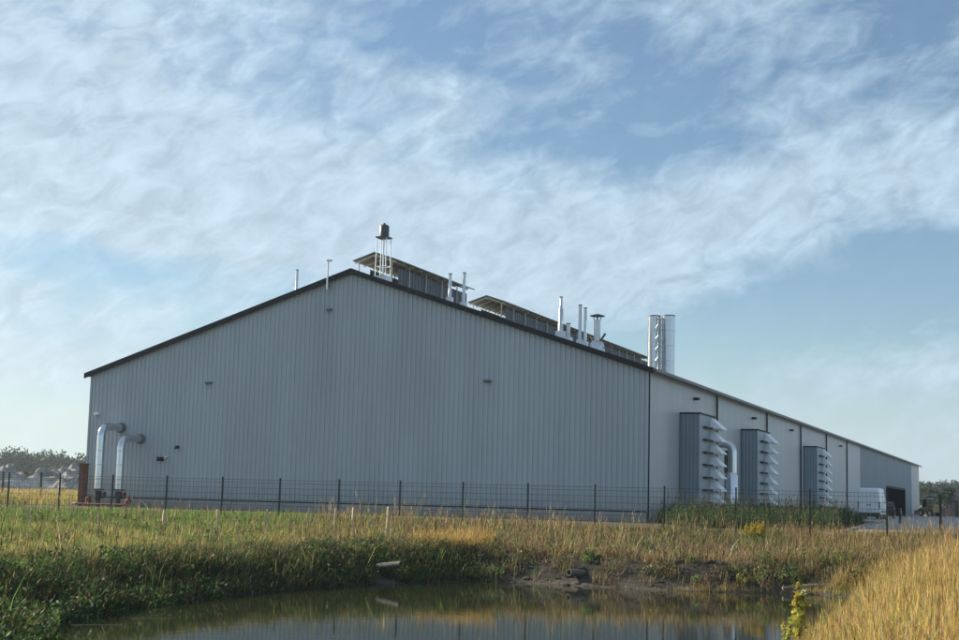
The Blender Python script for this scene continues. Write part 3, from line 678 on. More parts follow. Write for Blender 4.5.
class Blades:
    def __init__(s): s.V = []; s.F3 = []; s.F4 = []; s.C = []; s.n = 0
    def add(s, X, Y, Z, h, w, col, lean=.25, wind=(.08, 0), head=None, headcol=None):
        n = len(X)
        if not n: return
        a = RNG.uniform(0, 2 * PI, n); dx, dy = np.cos(a), np.sin(a)
        b = RNG.uniform(0, 2 * PI, n); ln = np.abs(RNG.normal(0, lean, n)) * h
        ox, oy = np.cos(b) * ln + wind[0] * h, np.sin(b) * ln + wind[1] * h
        def ring(t, ww):
            cx, cy, cz = X + ox * t ** 1.8, Y + oy * t ** 1.8, Z + h * (t - .25 * t * t * np.minimum(1, ln / (h + 1e-6)))
            return np.stack([cx - dx * ww, cy - dy * ww, cz], 1), np.stack([cx + dx * ww, cy + dy * ww, cz], 1)
        r0 = ring(0.0 * h, w * .5); r1 = ring(.55 + 0 * h, w * .42); tip = (ring(1.0 + 0 * h, 0 * w)[0])
        V = np.stack([r0[0], r0[1], r1[0], r1[1], tip], 1).reshape(-1, 3)
        i = s.n + np.arange(n) * 5
        s.F4.append(np.stack([i, i + 1, i + 3, i + 2], 1)); s.F3.append(np.stack([i + 2, i + 3, i + 4], 1))
        s.V.append(V); s.C.append(np.repeat(col, 5, 0)); s.n += 5 * n
        if head is not None:                       # seed heads: little diamonds along the top
            k = RNG.random(n) < head; m = k.sum()
            if m:
                tx = tip[k]; hh = h[k]; c2 = headcol if headcol is not None else col[k]
                if len(c2) != m: c2 = c2[RNG.integers(0, len(c2), m)]
                ex, ey = dx[k], dy[k]; ww = w[k] * .75
                for q in range(2):
                    l = hh * (.18 + .05 * q); base = tx - np.stack([ox[k] * .25 * (q + .1), oy[k] * .25 * (q + .1), l * (.9 + q)], 1)
                    px, py = (ex, ey) if q == 0 else (-ey, ex)
                    A = base; Bv = base + np.stack([px * ww, py * ww, l * .45], 1); Dv = base + np.stack([-px * ww, -py * ww, l * .5], 1); T = base + np.stack([ox[k] * .1, oy[k] * .1, l * 1.3], 1)
                    V = np.stack([A, Bv, T, Dv], 1).reshape(-1, 3); i = s.n + np.arange(m) * 4
                    s.F4.append(np.stack([i, i + 1, i + 2, i + 3], 1)); s.V.append(V); s.C.append(np.repeat(c2, 4, 0)); s.n += 4 * m
    def leaves(s, P, size, col, flat=.5):
        """leaf-sized quads at points P"""
        n = len(P); u = RNG.standard_normal((n, 3)); u /= np.linalg.norm(u, axis=1, keepdims=True)
        v = RNG.standard_normal((n, 3)); v[:, 2] *= flat; v -= (v * u).sum(1, keepdims=True) * u; v /= np.linalg.norm(v, axis=1, keepdims=True)
        sz = (size * RNG.uniform(.6, 1.4, n))[:, None]
        V = np.stack([P - u * sz, P + v * sz * .45, P + u * sz, P - v * sz * .45], 1).reshape(-1, 3); i = s.n + np.arange(n) * 4
        s.F4.append(np.stack([i, i + 1, i + 2, i + 3], 1)); s.V.append(V); s.C.append(np.repeat(col, 4, 0)); s.n += 4 * n
    def build(s, name):
        F3 = np.concatenate(s.F3) if s.F3 else np.zeros((0, 3), int); F4 = np.concatenate(s.F4)
        return mesh_from(name, np.concatenate(s.V), F3, F4, np.concatenate(s.C))
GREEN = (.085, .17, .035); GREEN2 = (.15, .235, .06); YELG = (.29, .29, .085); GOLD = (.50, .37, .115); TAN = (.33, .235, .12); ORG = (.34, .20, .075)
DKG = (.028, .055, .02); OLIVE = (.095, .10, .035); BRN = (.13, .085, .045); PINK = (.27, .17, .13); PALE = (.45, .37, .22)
def scatter(n, x0, x1, y0, y1, clump=.55, per=9, spread=.13):
    """clumped points"""
    nc = max(1, int(n / per)); cx = RNG.uniform(x0, x1, nc); cy = RNG.uniform(y0, y1, nc)
    k = RNG.integers(0, nc, n); X = cx[k] + RNG.normal(0, spread, n); Y = cy[k] + RNG.normal(0, spread, n)
    f = RNG.random(n) > clump; X = np.where(f, RNG.uniform(x0, x1, n), X); Y = np.where(f, RNG.uniform(y0, y1, n), Y)
    return X, Y, np.where(f, -1, k)
def inview(X, Y, mx=4.0): return np.abs(X) < (.345 * Y + mx)
def fence_y(X): return FP.y + (X - FP.x) * FD.y / FD.x
frac = lambda p: RNG.random(p.shape)
# green strip under the fence on the left and yellowing grass before it
def mixpal(X, Y, p1, p2, s, ph, bias=.5, jit=.22):
    f = np.clip(wob(X, Y, s, ph) * .9 + bias, 0, 1); k = RNG.random(len(X)) < f
    return np.where(k[:, None], pick(p1, len(X), jit), pick(p2, len(X), jit))
def clear(X, Y): return ((X + 2.25) ** 2 + (Y - 38.9) ** 2 > .40 ** 2) & ((X - 2.85) ** 2 + (Y - 40.3) ** 2 > .40 ** 2)
STK = ((-13.4, 44), (-11.27, 44), (-9.78, 46), (-8.08, 46), (-6.84, 48), (-5.69, 50), (-4.77, 50), (-4.33, 52), (-2.88, 48))
def clear2(X, Y):
    k = np.ones(X.shape, bool)
    for x, y in STK: k &= ~((np.abs(X - x * Y / y) < .13) & (Y < y) & (Y > y - 4.0) & (RNG.random(X.shape) < .85))
    return k
def grass(bl, n, box, cond, hr, w, p1, p2, lean=.3, head=None, hpal=None, per=12, spread=.13, ps=1.2, ph=.5, bias=.5, hn=.4, wind=(.06, 0), edge=0.0):
    X, Y, ck = scatter(n, *box, per=per, spread=spread); d = pond_sd(X, Y)
    k = (d > .03) & inview(X, Y) & cond(X, Y, d) & clear(X, Y) & clear2(X, Y); X, Y, d, ck = X[k], Y[k], d[k], ck[k]
    nc = max(1, int(n / per)) + 1; ct = np.exp(RNG.normal(0, .32, (nc, 1))) * (1 + .07 * RNG.standard_normal((nc, 3))); chh = RNG.uniform(.65, 1.45, nc); ct[-1] = 1; chh[-1] = .8; cl = RNG.normal(0, .12, (nc, 2))
    Z = terrain(X, Y) - .02; h = chh[ck] * RNG.uniform(hr[0], hr[1], len(X)) * (1 + hn * wob(X, Y, 1.4, ph + 1.0)) * (1 + .3 * hn * wob(X, Y, .45, ph + 2.0))
    if edge: h = h * (.5 + .5 * sm(d / edge))
    bl.add(X, Y, Z, np.maximum(h, .05), w * RNG.uniform(.6, 1.4, len(X)), np.clip(mixpal(X, Y, p1, p2, ps, ph, bias) * ct[ck], .005, .7), lean, (wind[0] + cl[ck, 0], wind[1] + cl[ck, 1]), head, pick(hpal, max(1, len(X))) if hpal and len(X) else None)
left = lambda X: 1 - sm((X + 6.5) / 5.0)
bl = Blades()
grass(bl, 150000, (-26, 0, 32, 63), lambda X, Y, d: (d > 6) & (Y < fence_y(X) + 7) & (frac(X) < left(X)), (.10, .30), .015, [(5, GREEN2), (4, GREEN), (1, YELG)], [(3, GREEN), (3, YELG), (1, TAN)], .4, bias=.6)
grass(bl, 20000, (-26, -2, 32, 60), lambda X, Y, d: (d > 7) & (frac(X) < np.clip(wob(X, Y, .7, 8.0) * 1.5, 0, 1)), (.22, .55), .018, [(3, GREEN), (2, GREEN2)], [(2, YELG), (1, GREEN2)], .35)
tag(bl.build('green_grass'), kind='stuff')
bl = Blades()
grass(bl, 150000, (-22, 1.5, 23, 56), lambda X, Y, d: (d > 1.2) & (d < 11) & (frac(X) < np.clip(left(X) + .2, 0, 1)), (.12, .36), .015, [(4, YELG), (3, GOLD), (2, TAN)], [(3, GREEN2), (3, YELG), (1, OLIVE)], .5, .06, [(1, PALE), (1, TAN)], ps=1.6, ph=2.2, bias=.55)
tag(bl.build('yellowing_grass'), kind='stuff')
# long growth hanging on the left bank, its shade deepened by a dark palette
bl = Blades()
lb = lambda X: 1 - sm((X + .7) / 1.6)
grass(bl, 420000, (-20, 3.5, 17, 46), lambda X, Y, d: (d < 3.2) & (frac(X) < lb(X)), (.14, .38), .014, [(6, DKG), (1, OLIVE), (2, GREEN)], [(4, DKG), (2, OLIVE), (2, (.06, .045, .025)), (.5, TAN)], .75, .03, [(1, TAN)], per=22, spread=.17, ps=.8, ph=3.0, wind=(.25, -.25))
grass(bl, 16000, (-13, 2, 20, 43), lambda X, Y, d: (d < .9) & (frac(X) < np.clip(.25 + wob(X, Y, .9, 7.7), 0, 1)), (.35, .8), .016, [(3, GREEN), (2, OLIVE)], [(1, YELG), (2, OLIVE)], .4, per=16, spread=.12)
n = 50000; X = RNG.uniform(-11, -3, n); Y = RNG.uniform(18, 33, n); d = pond_sd(X, Y); k = (d > -.25) & (d < 2.0) & (RNG.random(n) < np.clip(1.3 - sm((Y - 22) / 8) + wob(X, Y, .7, 1.0), 0, 1)); X, Y = X[k], Y[k]
P = np.stack([X, Y, np.maximum(terrain(X, Y), WATER) + .38 * RNG.random(len(X)) ** 1.3], 1); bl.leaves(P, .05, pick([(4, DKG), (3, GREEN), (1, OLIVE)], len(P)))
n = 30000; X = RNG.uniform(-4.5, .9, n); Y = RNG.uniform(36, 45, n); d = pond_sd(X, Y); k = (d > .1) & (d < 2.8) & clear(X, Y) & (RNG.random(n) < np.clip(.35 + wob(X, Y, .8, 4.0), 0, 1)); X, Y = X[k], Y[k]
P = np.stack([X, Y, terrain(X, Y) + .4 * RNG.random(len(X)) ** 1.2], 1); bl.leaves(P, .045, pick([(4, DKG), (2, GREEN), (2, OLIVE)], len(P)))
n = 5000; X = RNG.uniform(-8, 9, n); Y = RNG.uniform(20, 42, n); d = pond_sd(X, Y); k = (d < 0) & (d > -.35) & (RNG.random(n) < np.clip(.1 + wob(X, Y, .5, 6.0), 0, 1)); X, Y = X[k], Y[k]
bl.add(X, Y, np.full(len(X), WATER - .05), RNG.uniform(.15, .55, len(X)), np.full(len(X), .012), pick([(2, GREEN), (2, OLIVE), (1, TAN)], len(X)), .25, (.05, 0))
tag(bl.build('bank_grass'), kind='stuff')
cl = MB(); ico = bmesh.new(); bmesh.ops.create_icosphere(ico, subdivisions=1, radius=1.0); iv = [v.co.copy() for v in ico.verts]; ifs = [[v.index for v in f.verts] for f in ico.faces]; ico.free()
n = 0
while n < 420:
    x, y = random.uniform(-3, 12), random.uniform(38.3, 44); dd = float(pond_sd(np.array([x]), np.array([y]))[0])
    if dd < .02 or dd > 4: continue
    z = float(terrain(np.array([x]), np.array([y]))[0]); r0 = .02 + .10 * random.random() ** 3; se = Vector((random.random() * 9, n, 0))
    cl.add([Vector((x, y, z)) + Vector((v.x * r0 * 1.3, v.y * r0, v.z * r0 * .7)) * (1 + .5 * noise.noise(v * 1.5 + se)) for v in iv], ifs); n += 1
tag(cl.build('soil_clods', M['clod']), kind='stuff')
# dry tawny reeds and grasses along the middle and right of the far bank: a low olive sward and taller stems over it
bl = Blades()
mid = lambda X: sm((X + 7.5) / 4.0)
grass(bl, 170000, (-8, 20, 39.5, 60), lambda X, Y, d: (d > 2.4 + 2.6 * sm((X - 3.5) / 2)) & (Y < fence_y(X) + 3.5) & (frac(X) < mid(X)), (.08, .30), .014, [(3, OLIVE), (2, GREEN), (2, BRN), (1, DKG)], [(4, OLIVE), (1, TAN), (2, BRN), (1, GREEN)], .45, ps=.9, ph=1.1, bias=.6)
grass(bl, 56000, (-6, 19, 41, 56), lambda X, Y, d: (d > 3.0 + 1.8 * sm((X - 3.5) / 2)) & (Y < fence_y(X) + 1.5) & (frac(X) < mid(X) * np.clip(.20 + .9 * wob(X, Y, .75, 3.4), .03, .9) * (1 - .5 * sm((X - 3.5) / 3))), (.32, .80), .012, [(2, TAN), (1, GOLD), (2, PINK), (2, BRN)], [(3, OLIVE), (2, GREEN), (1, TAN)], .28, .4, [(2, TAN), (1, ORG), (1, PALE)], per=34, spread=.13, ps=.6, ph=4.0, hn=.6)
grass(bl, 60000, (-2.5, 9, 39.5, 46), lambda X, Y, d: (d > 1.7) & (d < 3.8) & (frac(X) < np.clip(.15 + .9 * wob(X, Y, .55, 5.0), 0, 1) * (1 - .6 * sm((X - 4.5) / 1.5))), (.15, .42), .012, [(3, TAN), (2, ORG), (2, GOLD)], [(2, OLIVE), (2, TAN), (1, PINK)], .4, .25, [(2, TAN), (1, PALE)], per=24, spread=.10, ps=.5, ph=6.0)
# the glowing orange tuft in the middle
grass(bl, 26000, (-2.4, 1.4, 42.0, 47), lambda X, Y, d: (((X + .7) / 1.25) ** 2 + ((Y - 44.2) / 1.6) ** 2 < 1), (.2, .52), .013, [(4, GOLD), (3, ORG), (2, TAN)], [(3, GOLD), (2, ORG)], .35, .2, [(2, GOLD), (1, ORG)])
# scanty weeds and straw on the bare soil
grass(bl, 110000, (-.5, 14, 38.3, 46), lambda X, Y, d: (d > .25) & (d < 6.5) & (frac(X) < np.clip(.12 + .9 * wob(X, Y, .5, 2.2), 0, .8)), (.10, .42), .012, [(3, OLIVE), (3, DKG), (1, YELG)], [(2, PINK), (2, TAN), (2, OLIVE)], .6, .12, [(1, PINK), (1, PALE)], per=26, spread=.10, ps=.5, ph=7.0)
grass(bl, 30000, (-1, 14, 38.3, 46), lambda X, Y, d: (d > .1) & (d < 3.5), (.04, .10), .012, [(3, BRN), (2, OLIVE)], [(2, TAN), (2, BRN), (1, PALE)], 1.6, per=8, spread=.3, ps=.5)
n = 800; X = RNG.uniform(-19, 13, n); Y = RNG.uniform(26, 56, n); d = pond_sd(X, Y); k = (d > .5) & (Y < fence_y(X) + 1) & inview(X, Y) & ((X - 2.85) ** 2 + (Y - 40.3) ** 2 > .9); X, Y, d = X[k], Y[k], d[k]
for x, y, z, dd in zip(X, Y, terrain(X, Y), d):
    r0 = RNG.uniform(.10, .30) * (1.2 if dd < 4 else .9); m = int(60 + 260 * r0); u = RNG.standard_normal((m, 3)); u /= np.linalg.norm(u, axis=1, keepdims=True); u[:, 2] = np.abs(u[:, 2])
    P = np.array([[x, y, z]]) + u * (RNG.random((m, 1)) ** .4) * np.array([[r0, r0, r0 * RNG.uniform(.7, 1.6)]])
    bl.leaves(P, .04, pick([[(3, DKG), (2, GREEN)], [(3, OLIVE), (1, YELG)], [(2, GREEN), (2, GREEN2)], [(2, BRN), (1, OLIVE)]][RNG.integers(0, 4)], m, .3))
n = 900; X = RNG.uniform(-19, 15, n); Y = RNG.uniform(28, 56, n); d = pond_sd(X, Y); k = (d > .8) & (Y < fence_y(X) + 1) & inview(X, Y); X, Y = X[k], Y[k]
bl.add(X, Y, terrain(X, Y), RNG.uniform(.35, .85, len(X)), np.full(len(X), .018), pick([(3, (.06, .03, .018)), (2, BRN), (2, PINK), (1, PALE)], len(X), .35), .18, (.05, 0), .9, pick([(3, (.08, .04, .02)), (2, PINK), (1, TAN)], 300, .3))
tag(bl.build('tawny_reeds'), kind='stuff')
# thick green nettles before the right wall
bl = Blades()
n = 130000; X = RNG.uniform(3, 27, n); Y = RNG.uniform(50, 96, n)
bx = (X - BO.x) * CY - (Y - BO.y) * SY; by = (X - BO.x) * SY + (Y - BO.y) * CY
edge = np.interp(Y, [50, 56, 59, 91, 110], [10.5, 12.5, 14.3, 24.0, 30.5])
k = (by > -13) & (by < 46) & (X < edge) & ((bx > .5) | (by < -1.0)) & (bx > .5 + np.clip(-by, 0, 14) * .36) & (Y < 94) & (Y > fence_y(X) + .5)

X, Y = X[k], Y[k]; hh = RNG.uniform(.55, 1.1, len(X)) * (1.0 + .45 * wob(X, Y, 1.3)) * (1 + .3 * wob(X, Y, .4, 2.0)) * (.82 - .40 * sm((Y - 80) / 22))
bl.add(X, Y, np.zeros_like(X), hh, np.full(len(X), .02), pick([(5, DKG), (1, GREEN), (1, OLIVE)], len(X), .35), .4, (.03, 0))
for q in range(2):
    P = np.stack([X, Y, hh * RNG.uniform(.3, 1.05, len(X))], 1) + RNG.normal(0, .08, (len(X), 3)); bl.leaves(P, .042, pick([(6, DKG), (1, GREEN), (.5, OLIVE)], len(P), .35))
k = RNG.random(len(X)) < .02; bl.add(X[k], Y[k], np.zeros(k.sum()), RNG.uniform(1.0, 1.55, k.sum()) * (1 - .5 * sm((Y[k] - 75) / 18)), np.full(k.sum(), .02), pick([(3, DKG), (1, OLIVE), (1, BRN)], k.sum(), .35), .25, (.03, 0), .7, pick([(2, OLIVE), (1, BRN)], 50))
tag(bl.build('nettle_bed'), kind='stuff')
# near right bank: tall golden grass
bl = Blades()
rb = lambda X, Y, d: (X > 1.8) & (Y < 39)
grass(bl, 190000, (2.5, 16, 13, 40), lambda X, Y, d: rb(X, Y, d) & (d > .12), (.22, .52), .008, [(5, GOLD), (3, TAN), (2, ORG)], [(3, GOLD), (3, YELG), (2, TAN), (1, GREEN2)], .4, .10, [(4, GOLD), (2, ORG), (1, PALE)], per=20, ps=.8, ph=1.0, bias=.6, hn=.35, edge=1.6)
grass(bl, 60000, (2.5, 16, 13, 40), lambda X, Y, d: rb(X, Y, d) & (d > .5), (.40, .72), .007, [(5, GOLD), (2, TAN)], [(3, ORG), (2, GOLD), (1, PALE)], .22, .8, [(4, GOLD), (2, ORG), (1, PALE)], per=16, spread=.16, ps=.7, ph=2.0, hn=.3, edge=2.2)
grass(bl, 26000, (4, 10, 14, 30), lambda X, Y, d: rb(X, Y, d) & (d > .5) & (frac(X) < np.clip(wob(X, Y, .6, 9.0) * 1.3, 0, 1)), (.3, .6), .010, [(3, GREEN2), (3, YELG)], [(3, YELG), (1, GREEN2)], .4, per=30)
grass(bl, 60000, (8, 22, 37.5, 53), lambda X, Y, d: (d > .6) & (X > 7.5 + .2 * (Y - 38)), (.12, .40), .013, [(4, OLIVE), (2, GREEN), (1, BRN)], [(2, TAN), (4, OLIVE), (1, BRN)], .4, .1, [(2, TAN), (1, ORG)], per=20, ps=.8, ph=5.0, bias=.65)
grass(bl, 14000, (9, 22, 38, 52), lambda X, Y, d: (d > 1.0) & (X > 8.0 + .2 * (Y - 38)) & (frac(X) < np.clip(.3 + wob(X, Y, .7, 1.9), 0, 1)), (.35, .7), .010, [(3, TAN), (2, GOLD)], [(2, OLIVE), (2, TAN)], .25, .6, [(2, TAN), (1, ORG), (1, PINK)], per=20)
tag(bl.build('golden_grass'), kind='stuff')
# field of tall yellow-green grass beyond the fence on the left
bl = Blades()
n = 45000; Y = 66 + 100 * RNG.random(n) ** 1.6; X = RNG.uniform(-.37, -.14, n) * Y - 1.0
bx = (X - BO.x) * CY - (Y - BO.y) * SY; k = (bx < -W - 1.5); X, Y = X[k], Y[k]
bl.add(X, Y, np.zeros_like(X), RNG.uniform(.5, 1.15, len(X)) * (.8 + .3 * wob(X, Y, 4)), np.full(len(X), .035), pick([(4, YELG), (3, GOLD), (2, TAN), (2, GREEN2)], len(X)), .2, (.05, 0), .3, pick([(1, GOLD), (1, PALE)], 500))
tag(bl.build('field_grass'), kind='stuff')

# single plants one can tell apart
def plant(name, loc, h, n_stem, leaf, cols, head, lb, cat, spread=.12, nleaf=40, group=None, lean=.12, hw=.04):
    b = Blades(); x0, y0, z0 = loc
    for s in range(n_stem):
        a = RNG.uniform(0, 2 * PI); r0 = spread * RNG.random(); l = lean * RNG.normal(); hh = h * RNG.uniform(.75, 1.0); bx_, by_ = x0 + r0 * math.cos(a), y0 + r0 * math.sin(a)
        tx, ty = bx_ + l * hh + .5 * r0 * math.cos(a), by_ + lean * RNG.normal() * hh
        for q in range(2):
            dx, dy = (.008, 0) if q == 0 else (0, .008)
            V = np.array([(bx_ - dx, by_ - dy, z0 - .05), (bx_ + dx, by_ + dy, z0 - .05), (tx + dx * .5, ty + dy * .5, z0 + hh), (tx - dx * .5, ty - dy * .5, z0 + hh)])
            b.V.append(V); b.F4.append(np.array([[0, 1, 2, 3]]) + b.n); b.C.append(np.repeat(pick(cols, 1), 4, 0)); b.n += 4
        tt = RNG.uniform(.1, .95, nleaf)[:, None]; P = np.array([[bx_, by_, z0]]) * (1 - tt) + np.array([[tx, ty, z0 + hh]]) * tt + RNG.normal(0, leaf * .9, (nleaf, 3)) * (1.25 - tt)
        b.leaves(P, leaf, pick(cols, nleaf))
        if head:
            m = 60; u = RNG.random(m); P = np.array([[tx, ty, z0 + hh]]) + np.stack([RNG.normal(0, hw, m) * (1 - u), RNG.normal(0, hw, m) * (1 - u), (u - .6) * h * .32], 1); b.leaves(P, .018 + hw * .25, pick(head, m))
    return tag(b.build(name), lb, cat, group)
def gz(x, y): return float(terrain(np.array([float(x)]), np.array([float(y)]))[0])
YEL = (.46, .36, .05); LIME = (.46, .45, .10)
plant('goldenrod', (5.30, 24.0, -1.3), 1.12, 2, .06, [(4, LIME), (1, YEL)], [(2, LIME), (2, YEL)], 'tall yellow-green flower spike before the golden grass', 'plant', .05, 170, None, .03, .08)
plant('goldenrod', (4.98, 23.6, -1.3), .40, 4, .03, [(3, LIME), (2, GREEN2)], [(1, LIME)], 'short leafy yellow-green plant left of the tall flower spike', 'plant', .16, 30)
plant('flowering_bush', (8.95, 46.0, gz(8.95, 46)), .78, 30, .035, [(1, GREEN2)], [(5, YEL), (1, GOLD)], 'low bush thick with yellow flowers before the nettles', 'bush', .36, 14)
plant('tall_weed', (-2.93, 47.2, gz(-2.93, 47.2)), 1.15, 2, .03, [(2, YELG), (1, GOLD)], [(3, YELG), (1, PALE)], 'tall pale stalk towering over the bank before the fence', 'plant', .05, 24, None, .03)
for (x, y, h, lb, nm) in ((7.6, 39.5, .62, 'spreading yellow-green weed at the muddy shore left of the log', 'leafy_weed'), (7.1, 39.2, .35, 'small pale weed low at the muddy shore', 'leafy_weed'), (9.4, 40.6, .5, 'bushy weed with yellow-green leaves just above the log', 'leafy_weed'), (10.1, 40.3, .5, 'green bushy weed above the right end of the log', 'leafy_weed')):
    plant(nm, (x, y, gz(x, y)), h, 7, .045, [(3, YELG), (2, GREEN2), (1, TAN)], None, lb, 'weed', .25, 22, 'weeds on the muddy shore', .3)
for (x, y, h, lb) in ((7.55, 43.2, .5, 'pale dry stalk leaning right below the yellow bush'), (9.4, 43.0, .5, 'pale dry stalk leaning right, right of the yellow bush'), (4.75, 43.2, .55, 'pale dry stalk leaning right below the hall corner')):
    m_ = MB(); z0 = gz(x, y); m_.tube([(x, y, z0 - .05), (x + .08, y, z0 + h * .5), (x + .26, y, z0 + h)], [.02, .022, .006], 6); tag(m_.build('dry_stalk', M['wood']), lb, 'stalk', 'pale leaning stalks on the bank')

# ------------------------------------------------------------------ trees
def tree_pts(h, w, n):
    nb = 9; c = []
    for i in range(nb): c.append((RNG.normal(0, w * .26), RNG.normal(0, w * .26), h * RNG.uniform(.35, .88), w * RNG.uniform(.16, .30)))
    c.append((0, 0, h * .6, w * .32)); c = np.array(c); k = RNG.integers(0, len(c), n)
    u = RNG.standard_normal((n, 3)); u /= np.linalg.norm(u, axis=1, keepdims=True); r_ = RNG.random(n) ** .45
    return np.stack([c[k, 0], c[k, 1], c[k, 2]], 1) + u * r_[:, None] * c[k, 3][:, None] * np.array([1, 1, .8])
TG = [(3, (.028, .05, .022)), (2, (.038, .06, .025)), (1, (.02, .038, .02))]
bl = Blades(); tr = MB()
def wood(n, rng):
    for i in range(n):
        x, y = rng(); h = RNG.uniform(8.5, 13.5); w = h * RNG.uniform(.6, .9); P = tree_pts(h, w, 420) + np.array([[x, y, 0]])
        bl.leaves(P, .62, pick(TG, len(P), .3))
wood(260, lambda: (RNG.uniform(-235, -95), RNG.uniform(455, 520)))
wood(280, lambda: (RNG.uniform(165, 345), RNG.uniform(560, 640)))
P = np.stack([RNG.uniform(-240, -90, 9000), RNG.uniform(450, 470, 9000), RNG.uniform(0, 8, 9000)], 1); bl.leaves(P, 1.0, pick(TG, 9000, .3))
P = np.stack([RNG.uniform(160, 350, 9000), RNG.uniform(555, 575, 9000), RNG.uniform(0, 7, 9000)], 1); bl.leaves(P, 1.0, pick(TG, 9000, .3))
tag(bl.build('distant_wood'), kind='stuff')
def tree(x, y, h, w, lb, pal):
    r_ = tag(empty('broadleaf_tree', (x, y, 0)), lb, 'tree', 'single trees beyond the yard')
    t_ = MB(); t_.tube([(0, 0, -.3), (.1, 0, h * .3), (0, .1, h * .6), (.1, 0, h * .85)], [.22, .17, .10, .03], 8)
    for k in range(5): a = k * 1.3; z = h * (.3 + .09 * k); t_.tube([(0, 0, z), (w * .3 * math.cos(a), w * .3 * math.sin(a), z + h * .2)], [.08, .02], 6)
    t_.build('trunk', M['bark'], r_)
    b = Blades(); P = tree_pts(h, w, 1400); b.leaves(P, .22, pick(pal, len(P), .3)); o = b.build('crown'); o.parent = r_
tree(88, 282, 5.4, 3.4, 'lighter green tree right beside the end of the hall', [(2, (.07, .10, .035)), (1, (.10, .12, .05))])
tree(92.5, 287, 5.5, 4.2, 'darker green tree behind the tan loader', TG)
tree(-73.6, 235, 4.6, 3.2, 'small dark tree rising behind the gravel heaps', TG)
# scrub between the yard and the wood
bl = Blades(); P = np.stack([RNG.uniform(75, 170, 6000), RNG.uniform(268, 300, 6000), 2.2 * RNG.random(6000) ** 1.4], 1); bl.leaves(P, .3, pick([(2, (.06, .08, .03)), (1, YELG), (1, BRN)], 6000, .3)); tag(bl.build('scrub'), kind='stuff')

# ------------------------------------------------------------------ light, sky, air
HAZE = .00023
SUN_EL = 26.0; SUN_AZ = -62.0
sun = bpy.data.lights.new('sun', 'SUN'); sun.energy = 5.0; sun.angle = R(.6); sun.color = (1.0, .87, .68)
so = bpy.data.objects.new('sun', sun); COL.objects.link(so)
sd = Vector((math.sin(R(SUN_AZ)) * math.cos(R(SUN_EL)), math.cos(R(SUN_AZ)) * math.cos(R(SUN_EL)), math.sin(R(SUN_EL))))
so.rotation_euler = sd.to_track_quat('Z', 'Y').to_euler()
wd = bpy.data.worlds.new('World'); sc.world = wd; wd.use_nodes = True; nt = wd.node_tree
bg = nt.nodes['Background']; bg.inputs[1].default_value = 0.108
sky = N(nt, 'ShaderNodeTexSky', sky_type='NISHITA'); sky.sun_disc = False; sky.sun_elevation = R(SUN_EL); sky.sun_rotation = R(SUN_AZ % 360)
sky.air_density = 1.0; sky.dust_density = .25; sky.ozone_density = 3.5
tc = N(nt, 'ShaderNodeTexCoord'); sp = N(nt, 'ShaderNodeSeparateXYZ'); nt.links.new(tc.outputs['Generated'], sp.inputs[0])
def mth(op, a, b=None, c=None, clamp=False):
    n = N(nt, 'ShaderNodeMath', operation=op); n.use_clamp = clamp
    for i, v in enumerate((a, b, c)):
        if v is None: continue
        if isinstance(v, (int, float)): n.inputs[i].default_value = v
        else: nt.links.new(v, n.inputs[i])
    return n.outputs[0]
az = mth('ARCTAN2', sp.outputs[0], sp.outputs[1]); el = mth('ARCSINE', sp.outputs[2])
AZ = mth('MULTIPLY', az, 180 / PI); EL = mth('MULTIPLY', el, 180 / PI)
cb = N(nt, 'ShaderNodeCombineXYZ')
def cloudnoise(sx, sy, rot, det, rough, dist, off):
    # streaky coordinates on the sky vault
    c = N(nt, 'ShaderNodeCombineXYZ'); u = mth('ADD', mth('MULTIPLY', AZ, math.cos(rot)), mth('MULTIPLY', EL, math.sin(rot))); v = mth('SUBTRACT', mth('MULTIPLY', EL, math.cos(rot)), mth('MULTIPLY', AZ, math.sin(rot)))
    nt.links.new(mth('ADD', mth('MULTIPLY', u, sx), off), c.inputs[0]); nt.links.new(mth('MULTIPLY', v, sy), c.inputs[1])
    n = N(nt, 'ShaderNodeTexNoise', i_Scale=1.0, i_Detail=det, i_Roughness=rough, i_Distortion=dist); nt.links.new(c.outputs[0], n.inputs['Vector']); return n.outputs[0]
def blob(a0, e0, ra, re, rot=0.0, soft=1.0):
    da = mth('SUBTRACT', AZ, a0); de = mth('SUBTRACT', EL, e0)
    u = mth('ADD', mth('MULTIPLY', da, math.cos(rot)), mth('MULTIPLY', de, math.sin(rot))); v = mth('SUBTRACT', mth('MULTIPLY', de, math.cos(rot)), mth('MULTIPLY', da, math.sin(rot)))
    q = mth('ADD', mth('POWER', mth('ABSOLUTE', mth('DIVIDE', u, ra)), 2), mth('POWER', mth('ABSOLUTE', mth('DIVIDE', v, re)), 2))
    return mth('POWER', 2.718, mth('MULTIPLY', q, -1.0))
n1 = cloudnoise(.10, .20, R(14), 6, .55, .5, 3.1)
n2 = cloudnoise(.19, .42, R(9), 10, .58, .55, 11.7)
n3 = cloudnoise(.58, 1.0, R(26), 10, .63, .45, 23.0)
cov = mth('ADD', mth('MULTIPLY', n1, .60), mth('ADD', mth('MULTIPLY', n2, 1.05), mth('MULTIPLY', n3, .50)))
